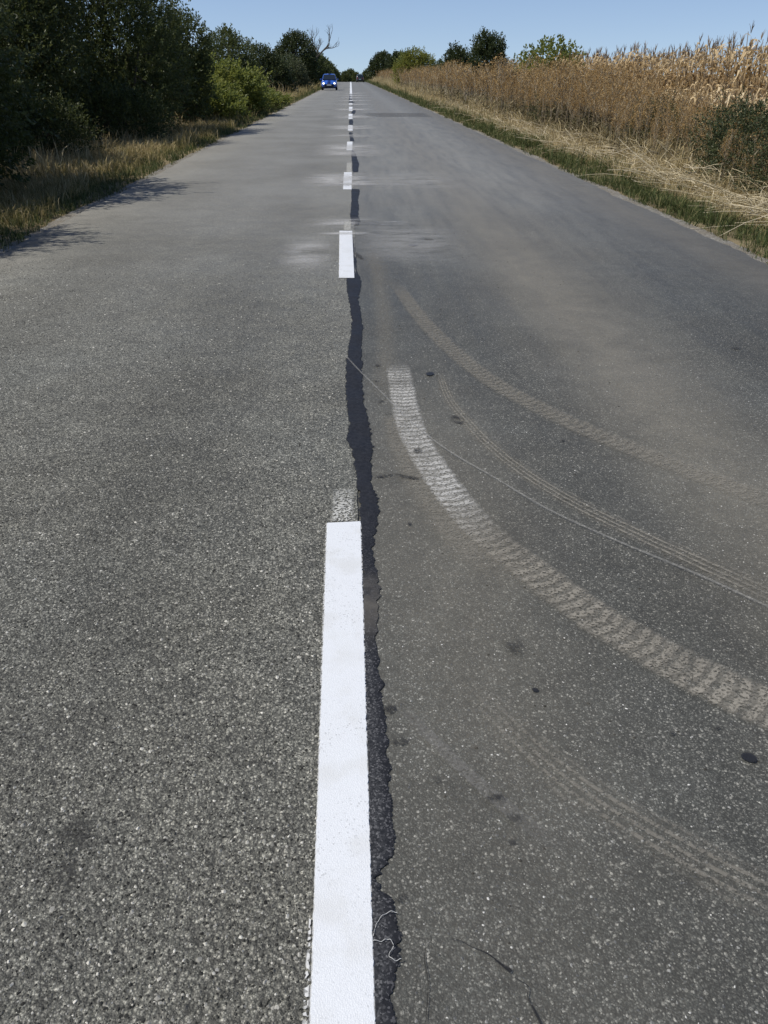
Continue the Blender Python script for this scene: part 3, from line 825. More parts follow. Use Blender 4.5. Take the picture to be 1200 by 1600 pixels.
HB = dict(variant='hedge_b', lobes=hedgeB, n=7200, leaf=(.062, .037), nl=12, tw=.28, mat=M_lf_mid, seed=9, gap=.22, inner=.35, n_stem=7, r0=.06, shoots=.12)
hedge = [(-8.6, 4.4, .3, 1.0, 1.0, HA, 'dark leafy shrub at the road end of the hedge beside the grass verge'), (-6.75, 7.8, 2.0, .74, 1.5, HB, 'narrow tall dark shrub casting a fingered shadow on the left lane edge'),
         (-6.85, 12.0, 0.2, 1.06, 1.1, HA, 'bulging dark green shrub standing farthest forward of the hedge'), (-8.8, 16.6, 1.0, 1.12, 1.1, HB, 'tall dark shrub set back in the shaded hollow of the hedge'),
         (-8.2, 20.8, 4.0, 1.10, 1.1, HA, 'tall shaded shrub behind the pale dry grass patch'), (-6.75, 25.2, 2.6, 1.05, 1.05, HB, 'tall rounded shrub where the hedge drops to lower bushes'),
         (-9.6, 9.6, 5.0, 1.15, 1.15, HB, 'shrub in the back row behind the narrow tall shrub'), (-11.2, 13.0, 1.2, 1.2, 1.15, HA, 'shrub in the back row behind the forward bulging shrub'),
         (-12.0, 18.5, 3.0, 1.2, 1.2, HB, 'shrub in the back row behind the shaded hollow'), (-10.6, 24.5, .5, 1.15, 1.15, HA, 'shrub in the back row behind the rounded hedge end'), (-11.8, 5.5, 1.5, 1.15, 1.15, HA, 'shrub in the back row behind the road end of the hedge')]
for (x, y, rz, s_, zs, kw, lab) in hedge:
    plant('hedge_shrub', lab, 'shrub', (x, y), rz, s_, G_HEDGE, zs=zs, **kw)
plant('slender_shrub', 'slender upright dark shrub at the end of the tall hedge', 'shrub', (-5.55, 29.5), 0, 1.15, None, lobes=[(0, 0, 1.2, .8, .8, 1.0), (.2, .2, 2.0, .55, .6, .75), (-.3, 0, 1.7, .6, .6, .9), (-.9, .3, 1.2, .9, .9, 1.2)], n=2600, leaf=(.07, .04), tw=.26, mat=M_lf_mid, seed=14, gap=.35, n_stem=5, r0=.04, shoots=.2)

UG = dict(variant='undergrowth', lobes=[(0, 0, .6, .8, 1.1, .65), (.2, .8, .45, .7, .8, .5), (-.2, -.8, .55, .7, .8, .6)], n=1500, leaf=(.06, .036), nl=10, tw=.24, mat=M_lf_dark, seed=17, gap=.3, inner=.3, n_stem=5, r0=.018, shoots=.2)
for (x, y, rz, s_, lab) in ((-7.0, 16.0, 0, .85, 'low dark undergrowth just past the forward bulging shrub'), (-6.9, 18.6, 1.2, .95, 'low dark undergrowth at the foot of the shaded hollow'), (-6.3, 21.8, 2.5, 1.1, 'low dark undergrowth before the rounded shrub at the hedge end')):
    plant('undergrowth_bush', lab, 'bush', (x, y), rz, s_, 'low undergrowth at the foot of the hedge', **UG)
G_BR = 'bright low bushes along the left verge'
brA = [(0, 0, .7, 1.3, 1.6, .85), (.5, .8, .5, 1.1, 1.2, .65), (-.5, -.6, 1.0, 1.1, 1.2, .85), (.6, -.9, .45, 1.0, 1.1, .6)]
BA = dict(variant='bramble', lobes=brA, n=2600, leaf=(.10, .065), nl=9, tw=.26, mat=M_lf_bright, seed=21, gap=.25, n_stem=6, r0=.02, shoots=.15)
for (x, y, rz, s_, zs, lab) in ((-6.2, 33, 0, 1.25, .86, 'bright green bramble mound, tallest, right after the tall hedge'), (-6.1, 37, 1.6, 1.3, .82, 'bright green bramble mound next to the tallest bramble'),
                                (-6.0, 41, 3.0, 1.25, .74, 'bright green bramble mound in the middle of the bramble bank'), (-5.9, 45.5, 4.4, 1.2, .62, 'low bramble mound sloping towards the verge'), (-5.8, 50, .9, 1.1, .52, 'lowest bramble mound ending the bramble bank by dry grass'),
                                (-8.8, 38, 2.2, 1.5, .9, 'bramble mound in the back row of the bramble bank'), (-8.8, 45, .4, 1.5, .9, 'bramble mound behind the lowest bramble bank')):
    plant('bramble_bush', lab, 'bush', (x, y), rz, s_, G_BR, zs=zs, **BA)
rnd = [(0, 0, 2.2, 1.9, 1.9, 1.7), (.8, .6, 1.3, 1.6, 1.6, 1.3), (-.9, -.4, 1.6, 1.7, 1.6, 1.5), (-.2, .4, 3.2, 1.1, 1.2, .9), (1.0, -.6, .9, 1.2, 1.3, 1.0)]
plant('tree', 'rounded dark green tree rising behind the bramble bank', 'tree', (-8.4, 62), .4, 1.0, None, lobes=rnd, n=2600, leaf=(.14, .085), nl=8, tw=.4, mat=M_lf_mid, seed=31, gap=.33, r0=.09, shoots=.2)
plant('bush', 'dark bush with low skirt shading the verge beyond the brambles', 'bush', (-6.6, 74), 0, 1.0, None, lobes=[(0, 0, 1.5, 1.5, 1.6, 1.5), (.3, .3, .7, 1.5, 1.5, .9), (-.9, 0, 2.4, 1.3, 1.3, 1.2)], n=2000, leaf=(.15, .09), nl=8, tw=.4, mat=M_lf_deep, seed=33, gap=.3, r0=.07, shoots=.15)
plant('bush', 'grey green loose bush between dark bush and dark tree', 'bush', (-6.1, 88), 0, 1.0, None, lobes=[(0, 0, 1.5, 1.5, 1.5, 1.4), (.5, .5, .8, 1.4, 1.4, .9)], n=1500, leaf=(.16, .08), nl=8, tw=.45, mat=M_lf_grey, seed=35, gap=.35, r0=.06, shoots=.2)
plant('tree', 'tall round dark tree beside the dead bare tree', 'tree', (-6.9, 112), 0, 1.0, None, lobes=[(0, 0, 3.6, 2.3, 2.3, 2.2), (.8, 0, 2.2, 2.1, 2.2, 1.8), (-1.2, .5, 2.6, 2.0, 2, 1.9), (.2, 0, 5.0, 1.5, 1.5, 1.1), (1.0, 0, .9, 1.6, 1.6, 1.1)], n=2600, leaf=(.2, .12), nl=8, tw=.5, mat=M_lf_deep, seed=37, gap=.3, r0=.14, shoots=.15)
G_FARL = 'trees lining the left verge toward the crest'
farT = [(0, 0, 2.4, 2.2, 2.2, 1.9), (.7, .5, 1.3, 2.0, 2.0, 1.3), (-.8, -.3, 1.8, 1.9, 1.9, 1.5), (.1, 0, 3.8, 1.3, 1.3, 1.0)]
FT = dict(variant='far_tree', lobes=farT, n=1500, leaf=(.28, .17), nl=7, tw=.6, mat=M_lf_mid, seed=41, gap=.3, r0=.12, shoots=.15)
for (x, y, rz, s_, lab) in ((-5.9, 138, 0, .92, 'green tree just past the dead bare tree'), (-5.9, 158, 2, .95, 'green tree behind the blue car, second past the dead tree'), (-5.7, 186, 4, .92, 'green tree third past the dead tree'), (-5.6, 222, 1, .85, 'small green tree by the road crest, hedge side'), (-6.0, 262, 3, .9, 'green tree beyond the crest, hedge side')):
    plant('roadside_tree', lab, 'tree', (x, y), rz, s_, G_FARL, **FT)
G_FARC = 'distant trees closing the view beyond the crest'
for i, (x, y, s_) in enumerate(((-16, 420, 1.5), (-8, 440, 1.35), (-3, 470, 1.25), (3, 480, 1.15), (8, 450, 1.3), (14, 430, 1.4), (-24, 430, 1.7), (22, 440, 1.5), (0, 520, 1.5))):
    plant('distant_tree', 'small hazy green tree standing beyond the road crest', 'tree', (x, y), i * 1.3, s_, G_FARC, **FT)

# right side bushes and trees
plant('tree', 'dark round tree beside the dark car near the crest', 'tree', (8.3, 232), 0, 1.35, None, variant='far_dark', lobes=farT, n=1700, leaf=(.28, .17), nl=7, tw=.6, mat=M_lf_deep, seed=43, gap=.25, r0=.12)
plant('tree', 'dark tree behind the yellowish bush and next to the crest', 'tree', (10.5, 190), 2, 1.15, None, variant='far_dark')
plant('tree', 'yellow green bushy tree on the cornfield verge', 'tree', (7.4, 106), 0, 1.0, None, lobes=[(0, 0, 2.4, 1.6, 1.6, 1.4), (-.9, 0, 1.6, 1.2, 1.3, 1.3), (1.3, 0, 2.3, 1.4, 1.4, 1.3), (.4, 0, 3.3, 1.1, 1.1, .8), (-.3, 0, .8, 1.2, 1.2, .9)], n=2300, leaf=(.17, .10), nl=7, tw=.5, mat=M_lf_yellow, seed=45, gap=.55, r0=.08, shoots=.3)
plant('bush', 'green bush behind brown weeds next to the yellow green tree', 'bush', (9.6, 92), 0, 1.0, None, lobes=[(0, 0, 1.5, 1.3, 1.5, 1.2), (1.2, .4, 1.2, 1.2, 1.2, 1.0)], n=1200, leaf=(.17, .1), nl=7, tw=.45, mat=M_lf_mid, seed=46, gap=.35, r0=.06, shoots=.25)
plant('bush', 'small dark bush standing above brown weeds, shorter of two', 'bush', (7.7, 63), 0, 1.0, None, lobes=[(0, 0, 2.0, .9, 1.0, .95), (.3, .3, 1.2, .9, .9, .9), (-.3, 0, 2.6, .5, .5, .6)], n=1900, leaf=(.12, .07), nl=8, tw=.35, mat=M_lf_deep, seed=47, gap=.4, r0=.05, shoots=.3)
plant('bush', 'taller dark bush standing above brown weeds, ragged twin tops', 'bush', (7.9, 51.5), 0, 1.0, None, lobes=[(0, 0, 2.1, .9, .9, 1.0), (.5, .2, 1.5, .8, .8, .9), (-.25, 0, 3.0, .45, .5, .55), (.45, 0, 2.8, .45, .5, .6)], n=2100, leaf=(.11, .065), nl=8, tw=.33, mat=M_lf_deep, seed=48, gap=.45, r0=.05, shoots=.35)
plant('sapling', 'leafy green sapling poking above brown weeds before the corn', 'sapling', (8.0, 35.5), 0, 1.0, None, lobes=[(0, 0, 2.1, .9, .9, .55), (-.7, 0, 1.9, .6, .6, .5), (.7, 0, 1.85, .6, .6, .5), (.1, 0, 1.2, .7, .7, .8)], n=620, leaf=(.12, .075), nl=8, tw=.36, mat=M_lf_bright, seed=49, gap=.7, r0=.035, shoots=.45)
nb = [(0, 0, .75, .75, .8, .62), (.4, .5, .5, .7, .7, .55), (-.3, -.5, .45, .6, .7, .5), (.5, -.5, .6, .7, .7, .6)]
NB = dict(variant='verge_bush', lobes=nb, n=1500, leaf=(.048, .028), nl=10, tw=.22, mat=M_lf_olive, seed=51, gap=.85, inner=.3, n_stem=7, r0=.016, shoots=.25)
G_VB = 'low green bushes tangled in the right verge weeds'
for (x, y, rz, s_, zs, lab) in ((6.35, 13.6, 0, .92, 1.0, 'low dark green bush in front of the corn, by fallen straw'), (7.1, 15.6, 1.5, .7, 1.25, 'low green bush tangled with bare stems before the corn'), (6.35, 11.7, 3.0, .8, .9, 'low green bush nearest the fallen straw stalks'), (6.9, 19.0, 4.0, .55, 1.5, 'dark green bush half hidden among brown weeds before the corn'), (6.6, 26.5, 2.0, .8, 1.2, 'small green bush deep in the brown weeds near the sapling')):
    plant('verge_bush', lab, 'bush', (x, y), rz, s_, G_VB, zs=zs, **NB)

# dead bare tree
def dead_tree(loc, h):
    r = np.random.default_rng(67); w = Parts(); b = Parts()
    def grow(p, d, L, rad, lev):
        n = 5; pts = [p]
        for i in range(n):
            d = d + r.normal(size=3) * .13; d /= np.linalg.norm(d); pts.append(pts[-1] + d * L / n)
        (w if lev == 0 else b).add(*tube(pts, np.linspace(rad, rad * .55, n + 1), 6 if lev < 2 else 4))
        if lev < 4:
            for k in range(4 if lev < 2 else 3):
                q = pts[r.integers(3 if lev == 0 else 2, n + 1)]; a = r.uniform(0, 6.28); e = r.uniform(.35, .85)
                t = np.cross(d, unit_rand(r, 1)[0]); t /= np.linalg.norm(t)
                nd_ = d * math.cos(e) + t * math.sin(e) + [0, 0, .35]
                grow(q, nd_ / np.linalg.norm(nd_), L * r.uniform(.5, .72), rad * .5, lev + 1)
    grow(np.array([0, 0, -.2]), np.array([.12, 0, 1.0]), h * .52, .24, 0)
    e = link('dead_tree', None, label='dead bare branched tree against the sky', category='tree')
    e.location = (*loc, 0)
    m = mat_bark('weathered_dead_wood', (.06, .054, .048), (.13, .12, .105))
    link('trunk', w.mesh('trunk', True), m, e); link('branches', b.mesh('branches', True), m, e)
dead_tree((-5.2, 121), 7.4)

# ---------------- grass and straw
def blades(n_tmpl, h, w, lean, seed, far=False):
    """tufts: several bent blades from one root"""
    out = []
    for k in range(5):
        r = np.random.default_rng(seed + k); V = []; F = []
        for i in range(n_tmpl):
            a = r.uniform(0, 6.28); d = np.array([math.cos(a), math.sin(a), 0]); hh = h * r.uniform(.5, 1.15); ln = lean * r.uniform(.2, 1.2)
            s = np.array([-d[1], d[0], 0]) * w * r.uniform(.7, 1.3) / 2; b = np.append(r.normal(size=2) * h * .16, 0)
            k0 = len(V)
            m = b + d * ln * hh * .35 + [0, 0, hh * .6]; t = b + d * ln * hh + [0, 0, hh * (1 - .35 * ln)]
            V += [b - s, b + s, m - s * .8, m + s * .8, t]
            F += [[k0, k0 + 1, k0 + 3], [k0, k0 + 3, k0 + 2], [k0 + 2, k0 + 3, k0 + 4]]
        out.append((np.array(V), np.array(F)))
    return out


def grass_strip(name, label, x0, x1, bands, mat, seed, tmpl, dens_fn=None, edge_soft=.12):
    Vs, Fs, off = [], [], 0
    r = np.random.default_rng(seed)
    for (y0, y1, dens, scale) in bands:
        n = int((x1 - x0) * (y1 - y0) * dens)
        P = np.column_stack([r.uniform(x0, x1, n), r.uniform(y0, y1, n)])
        P[:, 0] += snoise(P[:, 1:], 1.3, seed) * edge_soft
        c = snoise(P, 1.6, seed + 1) * .6 + snoise(P, 5, seed + 2) * .4
        keep = r.uniform(size=n) < np.clip(.62 + .55 * c, .06, 1)
        if dens_fn is not None: keep &= r.uniform(size=n) < dens_fn(P)
        P = P[keep]; n = len(P)
        z = np.maximum(ground_z(P[:, 0], P[:, 1]), prof(P[:, 1]) - .2) - .01
        D = np.column_stack([r.normal(size=(n, 2)) * .18, np.ones(n)])
        V, F = scatter(tmpl, np.column_stack([P, z]), D, scale * r.uniform(.6, 1.3, n), r)
        Vs.append(V); Fs.append(F + off); off += len(V)
    return link(name, mesh_np(name, np.concatenate(Vs), [np.concatenate(Fs)]), mat, kind='stuff', label=label, category='grass')


M_green = mat_island('verge_grass_green', [(0, (.04, .058, .018)), (.5, (.07, .092, .027)), (.85, (.125, .135, .045)), (1, (.30, .26, .13))], .7, .25, .25)
M_dry = mat_island('dry_grass', [(0, (.24, .185, .085)), (.4, (.40, .32, .16)), (.8, (.54, .445, .25)), (1, (.66, .57, .37))], .75, .25, .35)
M_mixg = mat_island('half_dry_grass', [(0, (.08, .088, .026)), (.4, (.21, .18, .065)), (.75, (.36, .29, .135)), (1, (.5, .41, .22))], .75, .25, .35)
T_short = blades(7, .11, .006, .8, 200); T_mid = blades(8, .22, .007, .7, 220); T_tall = blades(8, .42, .008, .55, 240)
NEAR = [(3.5, 14, 260, 1.0), (14, 30, 110, 1.35), (30, 70, 34, 2.0), (70, 240, 7, 3.4)]
def nb_(f): return [(a, b, d * f, s) for a, b, d, s in NEAR]
grass_strip('verge_grass', 'short green grass along the left road edge', -4.35, -3.52, nb_(1.0), M_green, 301, T_short)
grass_strip('verge_grass', 'half dry tan and green grass on the left verge', -5.6, -3.9, nb_(.55), M_mixg, 302, T_mid)
grass_strip('dry_grass', 'pale dry grass at the foot of the hedge', -6.3, -4.3, nb_(.5), M_dry, 303, T_mid)
grass_strip('tall_grass', 'tall dry grass stems under the left shrubs', -7.2, -5.3, nb_(.16), M_dry, 304, T_tall)
grass_strip('verge_grass', 'dark green grass strip along the right road edge', 3.88, 4.75, nb_(1.25), M_green, 305, T_short)
grass_strip('verge_grass', 'taller green grass tufts behind the right road edge', 4.1, 4.9, nb_(.35), M_green, 306, T_mid)
grass_strip('dry_grass', 'pale dry grass between green strip and brown weeds', 4.6, 6.0, nb_(.7), M_dry, 307, T_mid)
grass_strip('tall_grass', 'tall dry grass among the brown weeds', 5.4, 8.2, nb_(.28), M_dry, 308, T_tall)


# fallen straw stalks on the right verge
def straw(n, x0, x1, y0, y1, rad, seed):
    r = np.random.default_rng(seed); w = Parts()
    for i in range(n):
        x, y = r.uniform(x0, x1), y0 + (y1 - y0) * r.uniform() ** 1.5
        k = 1 + y * .02
        L = r.uniform(.35, 1.3); a = r.normal() * .55 + math.pi / 2 + (.25 if r.uniform() < .5 else -.1)
        d = np.array([math.cos(a), math.sin(a), 0]); z = float(prof(y)) + r.uniform(.0, .22) - .04
        bend = r.normal(size=3) * .09; bend[2] = abs(bend[2])
        tilt = r.normal() * .12
        p0 = np.array([x, y, z]); p2 = p0 + d * L + [0, 0, tilt * L]
        p2[2] = max(p2[2], z - .03)
        V, F = tube(smooth_line([p0, (p0 + p2) / 2 + bend, p2], 2), rad * k * r.uniform(.6, 1.4), 3)
        w.add(V, F)
    return w


M_straw = mat_island('fallen_straw', [(0, (.28, .23, .13)), (.5, (.48, .41, .26)), (1, (.66, .58, .42))], .7, .3)
link('fallen_straw', straw(1300, 4.7, 5.9, 8, 48, .0030, 91).mesh('fallen_straw'), M_straw, kind='stuff', label='bleached straw stalks lying flat on the right verge', category='straw')


# ---------------- brown dead weeds
def weed(seed, h, lod=0, thick=1.0, brown=True):
    """dead weed: stem, branching top with rusty seed tufts, a few grey leaves low down -> stem parts, tuft V,F"""
    r = np.random.default_rng(seed); st = Parts(); tv, tf = [], []
    nt_ = 0
    lean = r.normal(size=2) * .09
    pts = [np.array([lean[0] * t * t * h + r.normal() * .008, lean[1] * t * t * h + r.normal() * .008, h * t]) for t in np.linspace(0, 1, 6)]
    st.add(*tube(pts, np.linspace(.0055, .002, 6) * thick, 4 if lod == 0 else 3))
    nbr = 20 if lod == 0 else 11
    def tuft(c, s, n, flat=.6):
        nonlocal nt_
        for _ in range(n):
            o = c + r.normal(size=3) * s * [1, 1, flat]
            d = unit_rand(r, 1)[0]; d[2] = abs(d[2]); w = np.cross(d, unit_rand(r, 1)[0]); l = s * r.uniform(.5, 1.0)
            tv.extend([o - w * l * .28, o + w * l * .28, o + d * l]); tf.append([nt_, nt_ + 1, nt_ + 2]); nt_ += 3
    for i in range(nbr):
        t = r.uniform(.5, 1.0); b = np.array([np.interp(t, np.linspace(0, 1, 6), [p[k] for p in pts]) for k in range(3)])
        a = r.uniform(0, 6.28); L = h * r.uniform(.10, .26) * (1.25 - .6 * t)
        e = b + np.array([math.cos(a) * L * .55, math.sin(a) * L * .55, L])
        m = (b + e) / 2 + np.array([math.cos(a), math.sin(a), -.3]) * L * .13
        st.add(*tube([b, m, e], np.array([.0026, .002, .0012]) * thick, 3))
        tuft(e, .034 if lod == 0 else .05, 9 if lod == 0 else 6)
        tuft(m, .026 if lod == 0 else .04, 4 if lod == 0 else 3)
    low = 14 if lod == 0 else 6
    lv, lf = [], []
    for i in range(low):
        z = h * r.uniform(.06, .5); a = r.uniform(0, 6.28); d = np.array([math.cos(a), math.sin(a), r.uniform(-.7, .3)]); s = np.array([-d[1], d[0], 0]) * .014 * (1 + lod)
        c = np.array([0, 0, z]); l = r.uniform(.08, .2); k = len(lv)
        lv += [c, c + d * l * .5 + s, c + d * l - [0, 0, .03], c + d * l * .5 - s]; lf += [[k, k + 1, k + 2], [k, k + 2, k + 3]]
    return st, (np.array(tv), np.array(tf)), (np.array(lv), np.array(lf))


def tri(F):
    F = np.asarray(F); return np.concatenate([F[:, [0, 1, 2]], F[:, [0, 2, 3]]]) if F.shape[1] == 4 else F


M_wstem = mat_island('dead_weed_stem', [(0, (.13, .105, .068)), (.5, (.26, .215, .145)), (1, (.46, .40, .30))], .85, .15)
M_wtuft = mat_island('rusty_seed_tuft', [(0, (.18, .105, .04)), (.4, (.34, .215, .085)), (.8, (.47, .325, .145)), (1, (.60, .46, .25))], .9, .1, .35)
M_wleaf = mat_island('withered_weed_leaf', [(0, (.07, .07, .036)), (.5, (.14, .125, .07)), (1, (.27, .23, .145))], .85, .15, .2)


def weed_mesh(seed, lod, h):
    st, (tv, tf), (lv, lf) = weed(seed, h, lod, 1.0 if lod == 0 else 1.8)
    sv = np.concatenate(st.V); sf = tri(np.concatenate(st.F[4]))
    return (sv, sf), (tv, tf), (lv, lf)


W0 = [weed_mesh(500 + i, 0, 1.0) for i in range(6)]
W1 = [weed_mesh(520 + i, 1, 1.0) for i in range(5)]
# a unit weed is scaled to height below
r = np.random.default_rng(88)
wm = []
for k in range(6):
    ms = (mesh_np('stem', *(lambda a: (a[0], [a[1]]))(W0[k][0])), mesh_np('seed_tufts', W0[k][1][0], [W0[k][1][1]]), mesh_np('withered_leaves', W0[k][2][0], [W0[k][2][1]]))
    for m_, mt in zip(ms, (M_wstem, M_wtuft, M_wleaf)): m_.materials.append(mt)
    wm.append(ms)
for i in range(150):
    y = 9.5 + 26 * r.uniform() ** 1.3; x = 5.5 + np.abs(r.normal()) * .5 + .12 * math.sin(y)
    e = link('dead_weed', None, label=('short dead brown weed with seed tufts beside the low green verge bushes' if y < 16 else 'tall dead brown weed with rusty seed tufts beyond the low verge bushes'), category='weed', group='dead weeds in the front rows of the right verge')
    e.location = (x, y, float(ground_z(np.array([x]), np.array([y]))[0]) - .02)
    s_ = r.uniform(1.0, 1.7) * (.5 + .5 * min(1, max(0, (y - 12) / 10))); e.scale = (s_ * .85, s_ * .85, s_); e.rotation_euler = (r.normal() * .07, r.normal() * .07, r.uniform(0, 6.28))
    for nm, m_ in zip(('stem', 'seed_tufts', 'withered_leaves'), wm[i % 6]): link(nm, m_, None, e, **({} if nm == 'stem' else {'kind': 'stuff'}))


def weed_mass(spec, seed):
    r = np.random.default_rng(seed); acc = [[], [], []]; off = [0, 0, 0]
    for (y0, y1, x0, x1, dens, sc0, W) in spec:
        n = int((y1 - y0) * (x1 - x0) * dens)
        P = np.column_stack([r.uniform(x0, x1, n), r.uniform(y0, y1, n)])
        c = snoise(P, 1.1, 17)
        P = P[r.uniform(size=n) < np.clip(.7 + .45 * c, .12, 1)]; n = len(P)
        hgt = r.uniform(1.25, 1.85, n) * (1 + .10 * snoise(P, .5, 18)) * sc0
        hgt *= np.where(P[:, 1] < 24, .48 + .52 * np.clip((P[:, 1] - 13) / 11, 0, 1) ** 1.3, 1)
        z = ground_z(P[:, 0], P[:, 1]) - .02
        D = np.column_stack([r.normal(size=(n, 2)) * .08, np.ones(n)])
        which = r.integers(0, len(W), n); roll = r.normal(size=(n, 3))
        for k in range(len(W)):
            m = which == k
            if not m.any(): continue
            for j in range(3):
                V, F = scatter([W[k][j]], np.column_stack([P, z])[m], D[m], hgt[m], r, roll[m])
                acc[j].append((V, F + off[j])); off[j] += len(V)
    e = link('weed_thicket', None, kind='stuff', label='dense thicket of rusty brown dead weeds between verge and corn', category='weeds')
    for j, (nm, mt) in enumerate((('stems', M_wstem), ('seed_tufts', M_wtuft), ('withered_leaves', M_wleaf))):
        link(nm, mesh_np(nm, np.concatenate([a for a, _ in acc[j]]), [np.concatenate([f for _, f in acc[j]])]), mt, e, kind='stuff')


weed_mass([(9, 32, 5.75, 7.9, 12, 1.0, W0), (32, 60, 5.5, 8.2, 8, 1.05, W1), (60, 110, 5.5, 8.4, 4.5, 1.1, W1), (110, 215, 6.2, 8.6, 2.2, 1.2, W1)], 19)


# ---------------- dry maize
def maize(seed, lod=0):
    r = np.random.default_rng(seed); h = r.uniform(1.9, 2.15)
    st = Parts(); st.add(*tube([[0, 0, 0], [r.normal() * .02, r.normal() * .02, h * .5], [r.normal() * .05, r.normal() * .05, h]], [.014, .011, .006], 5))
    lf = Parts(); nl = 15 if lod == 0 else 9
    base = r.uniform(0, 3.14)
    for i in range(nl):
        z = h * (.2 + .8 * (i + r.uniform(0, .6)) / nl); a = base + (i % 2) * math.pi + r.normal() * .5
        d = np.array([math.cos(a), math.sin(a), 0]); s = np.array([-d[1], d[0], 0]); L = r.uniform(.35, .7) * (1.1 - .35 * i / nl); w = r.uniform(.028, .05)
        up = r.uniform(.1, .55); V = []
        for j, t in enumerate((0, .25, .5, .75, 1.0)):
            x = L * (t * .8 if t < .5 else .4 + (t - .5) * r.uniform(.25, .7)); zz = up * L * math.sin(min(t * 2.2, 3.0)) - max(0, t - .35) * L * r.uniform(.5, 1.3)
            ww = w * (.5 + 1.2 * t if t < .4 else 1.15 * (1.02 - t)) ; tw = s * math.cos(t * r.uniform(0, 2)) + np.array([0, 0, 1]) * math.sin(t * r.uniform(-1.5, 1.5))
            c = np.array([0, 0, z]) + d * x + [0, 0, zz]
            V += [c - tw * ww, c + tw * ww]
        lf.add(np.array(V), [[2 * k, 2 * k + 1, 2 * k + 3, 2 * k + 2] for k in range(4)])
    ts = Parts()
    for i in range(7 if lod == 0 else 4):
        a = r.uniform(0, 6.28); t = r.uniform(.1, .5); L = r.uniform(.07, .2)
        ts.add(*tube([[0, 0, h - .02], [math.cos(a) * t * L * .5, math.sin(a) * t * L * .5, h + L * .6], [math.cos(a) * t * L * 1.1, math.sin(a) * t * L * 1.1, h + L]], [.004, .005, .002], 3))
    er = Parts()
    for q in range(1):
        a = base + r.normal(); d = np.array([math.cos(a) * .5, math.sin(a) * .5, .8 if r.uniform() < .4 else -.7]); b = np.array([0, 0, h * r.uniform(.42, .55)])
        er.add(*tube([b, b + d * .05, b + d * .13, b + d * .22, b + d * .27], [.012, .03, .034, .022, .004], 7))
    return st, lf, ts, er


M_cst = mat_island('maize_stalk', [(0, (.16, .11, .06)), (1, (.32, .24, .14))], .8, .2)
M_clf = mat_island('dry_maize_leaf', [(0, (.22, .14, .06)), (.35, (.41, .29, .14)), (.7, (.60, .46, .26)), (1, (.76, .63, .41))], .65, .3, .3)
M_cts = mat_island('maize_tassel', [(0, (.14, .095, .05)), (1, (.26, .18, .10))], .85, .15)
M_cer = mat_island('maize_husk', [(0, (.38, .30, .19)), (1, (.55, .47, .33))], .7, .25)
C0 = [maize(700 + i) for i in range(6)]; C1 = [maize(720 + i, 1) for i in range(4)]
cm = []
for c in C0:
    ms = tuple(p_.mesh(nm, False) for p_, nm in zip(c, ('stalk', 'leaves', 'tassel', 'ear')))
    for m_, mt in zip(ms, (M_cst, M_clf, M_cts, M_cer)): m_.materials.append(mt)
    cm.append(ms)
r = np.random.default_rng(99)
nC = 0
for row in range(2):
    y = 10.0
    while y < 38:
        y += r.uniform(.16, .30) * (1 + .3 * row); x = 8.35 + row * .7 + r.normal() * .05
        e = link('maize_plant', None, label=('dry bleached maize plant in the outermost row behind the weeds' if row == 0 else 'dry bleached maize plant in the second row of the field'), category='maize', group='dry maize plants in the front rows')
        e.location = (x, y, float(ground_z(np.array([x]), np.array([y]))[0]) - .03)
        s_ = r.uniform(.98, 1.12); e.scale = (s_, s_, s_); e.rotation_euler = (r.normal() * .05, r.normal() * .05, r.uniform(0, 6.28))
        for nm, m_ in zip(('stalk', 'leaves', 'tassel', 'ear'), cm[r.integers(0, 6)]): link(nm, m_, None, e, **({'kind': 'stuff'} if nm in ('leaves', 'tassel') else {}))
        nC += 1


def maize_mass(spec, seed):
    r = np.random.default_rng(seed); acc = [[] for _ in range(4)]; off = [0] * 4
    for (y0, y1, x0, x1, dx, dy, C) in spec:
        X, Y = np.meshgrid(np.arange(x0, x1, dx), np.arange(y0, y1, dy)); P = np.column_stack([X.ravel(), Y.ravel()]); P += r.normal(size=P.shape) * [.05, dy * .3]
        n = len(P); z = ground_z(P[:, 0], P[:, 1]) - .03
        D = np.column_stack([r.normal(size=(n, 2)) * .05, np.ones(n)]); which = r.integers(0, len(C), n); roll = r.normal(size=(n, 3)); s_ = r.uniform(.97, 1.13, n)
        for k in range(len(C)):
            m = which == k
            for j in range(4):
                V0 = np.concatenate(C[k][j].V); F0 = tri(np.concatenate(C[k][j].F[4]))
                V, F = scatter([(V0, F0)], np.column_stack([P, z])[m], D[m], s_[m], r, roll[m])
                acc[j].append((V, F + off[j])); off[j] += len(V)
    e = link('maize_field', None, kind='stuff', label='mass of dry maize standing behind the front rows', category='maize field')
    for j, (nm, mt) in enumerate((('stalks', M_cst), ('leaves', M_clf), ('tassels', M_cts), ('ears', M_cer))):
        link(nm, mesh_np(nm, np.concatenate([a for a, _ in acc[j]]), [np.concatenate([f for _, f in acc[j]])]), mt, e, kind='stuff')


maize_mass([(10, 40, 9.75, 12.6, .7, .24, C1), (38, 75, 8.4, 13, .8, .42, C1), (75, 200, 8.8, 12, 1.0, .9, C1)], 29)


# ------------------------------------------------------------------ cars
def box(x0, x1, y0, y1, z0, z1):
    V = np.array([[x, y, z] for z in (z0, z1) for y in (y0, y1) for x in (x0, x1)], float)
    return V, np.array([[0, 2, 3, 1], [4, 5, 7, 6], [0, 1, 5, 4], [1, 3, 7, 5], [3, 2, 6, 7], [2, 0, 4, 6]])


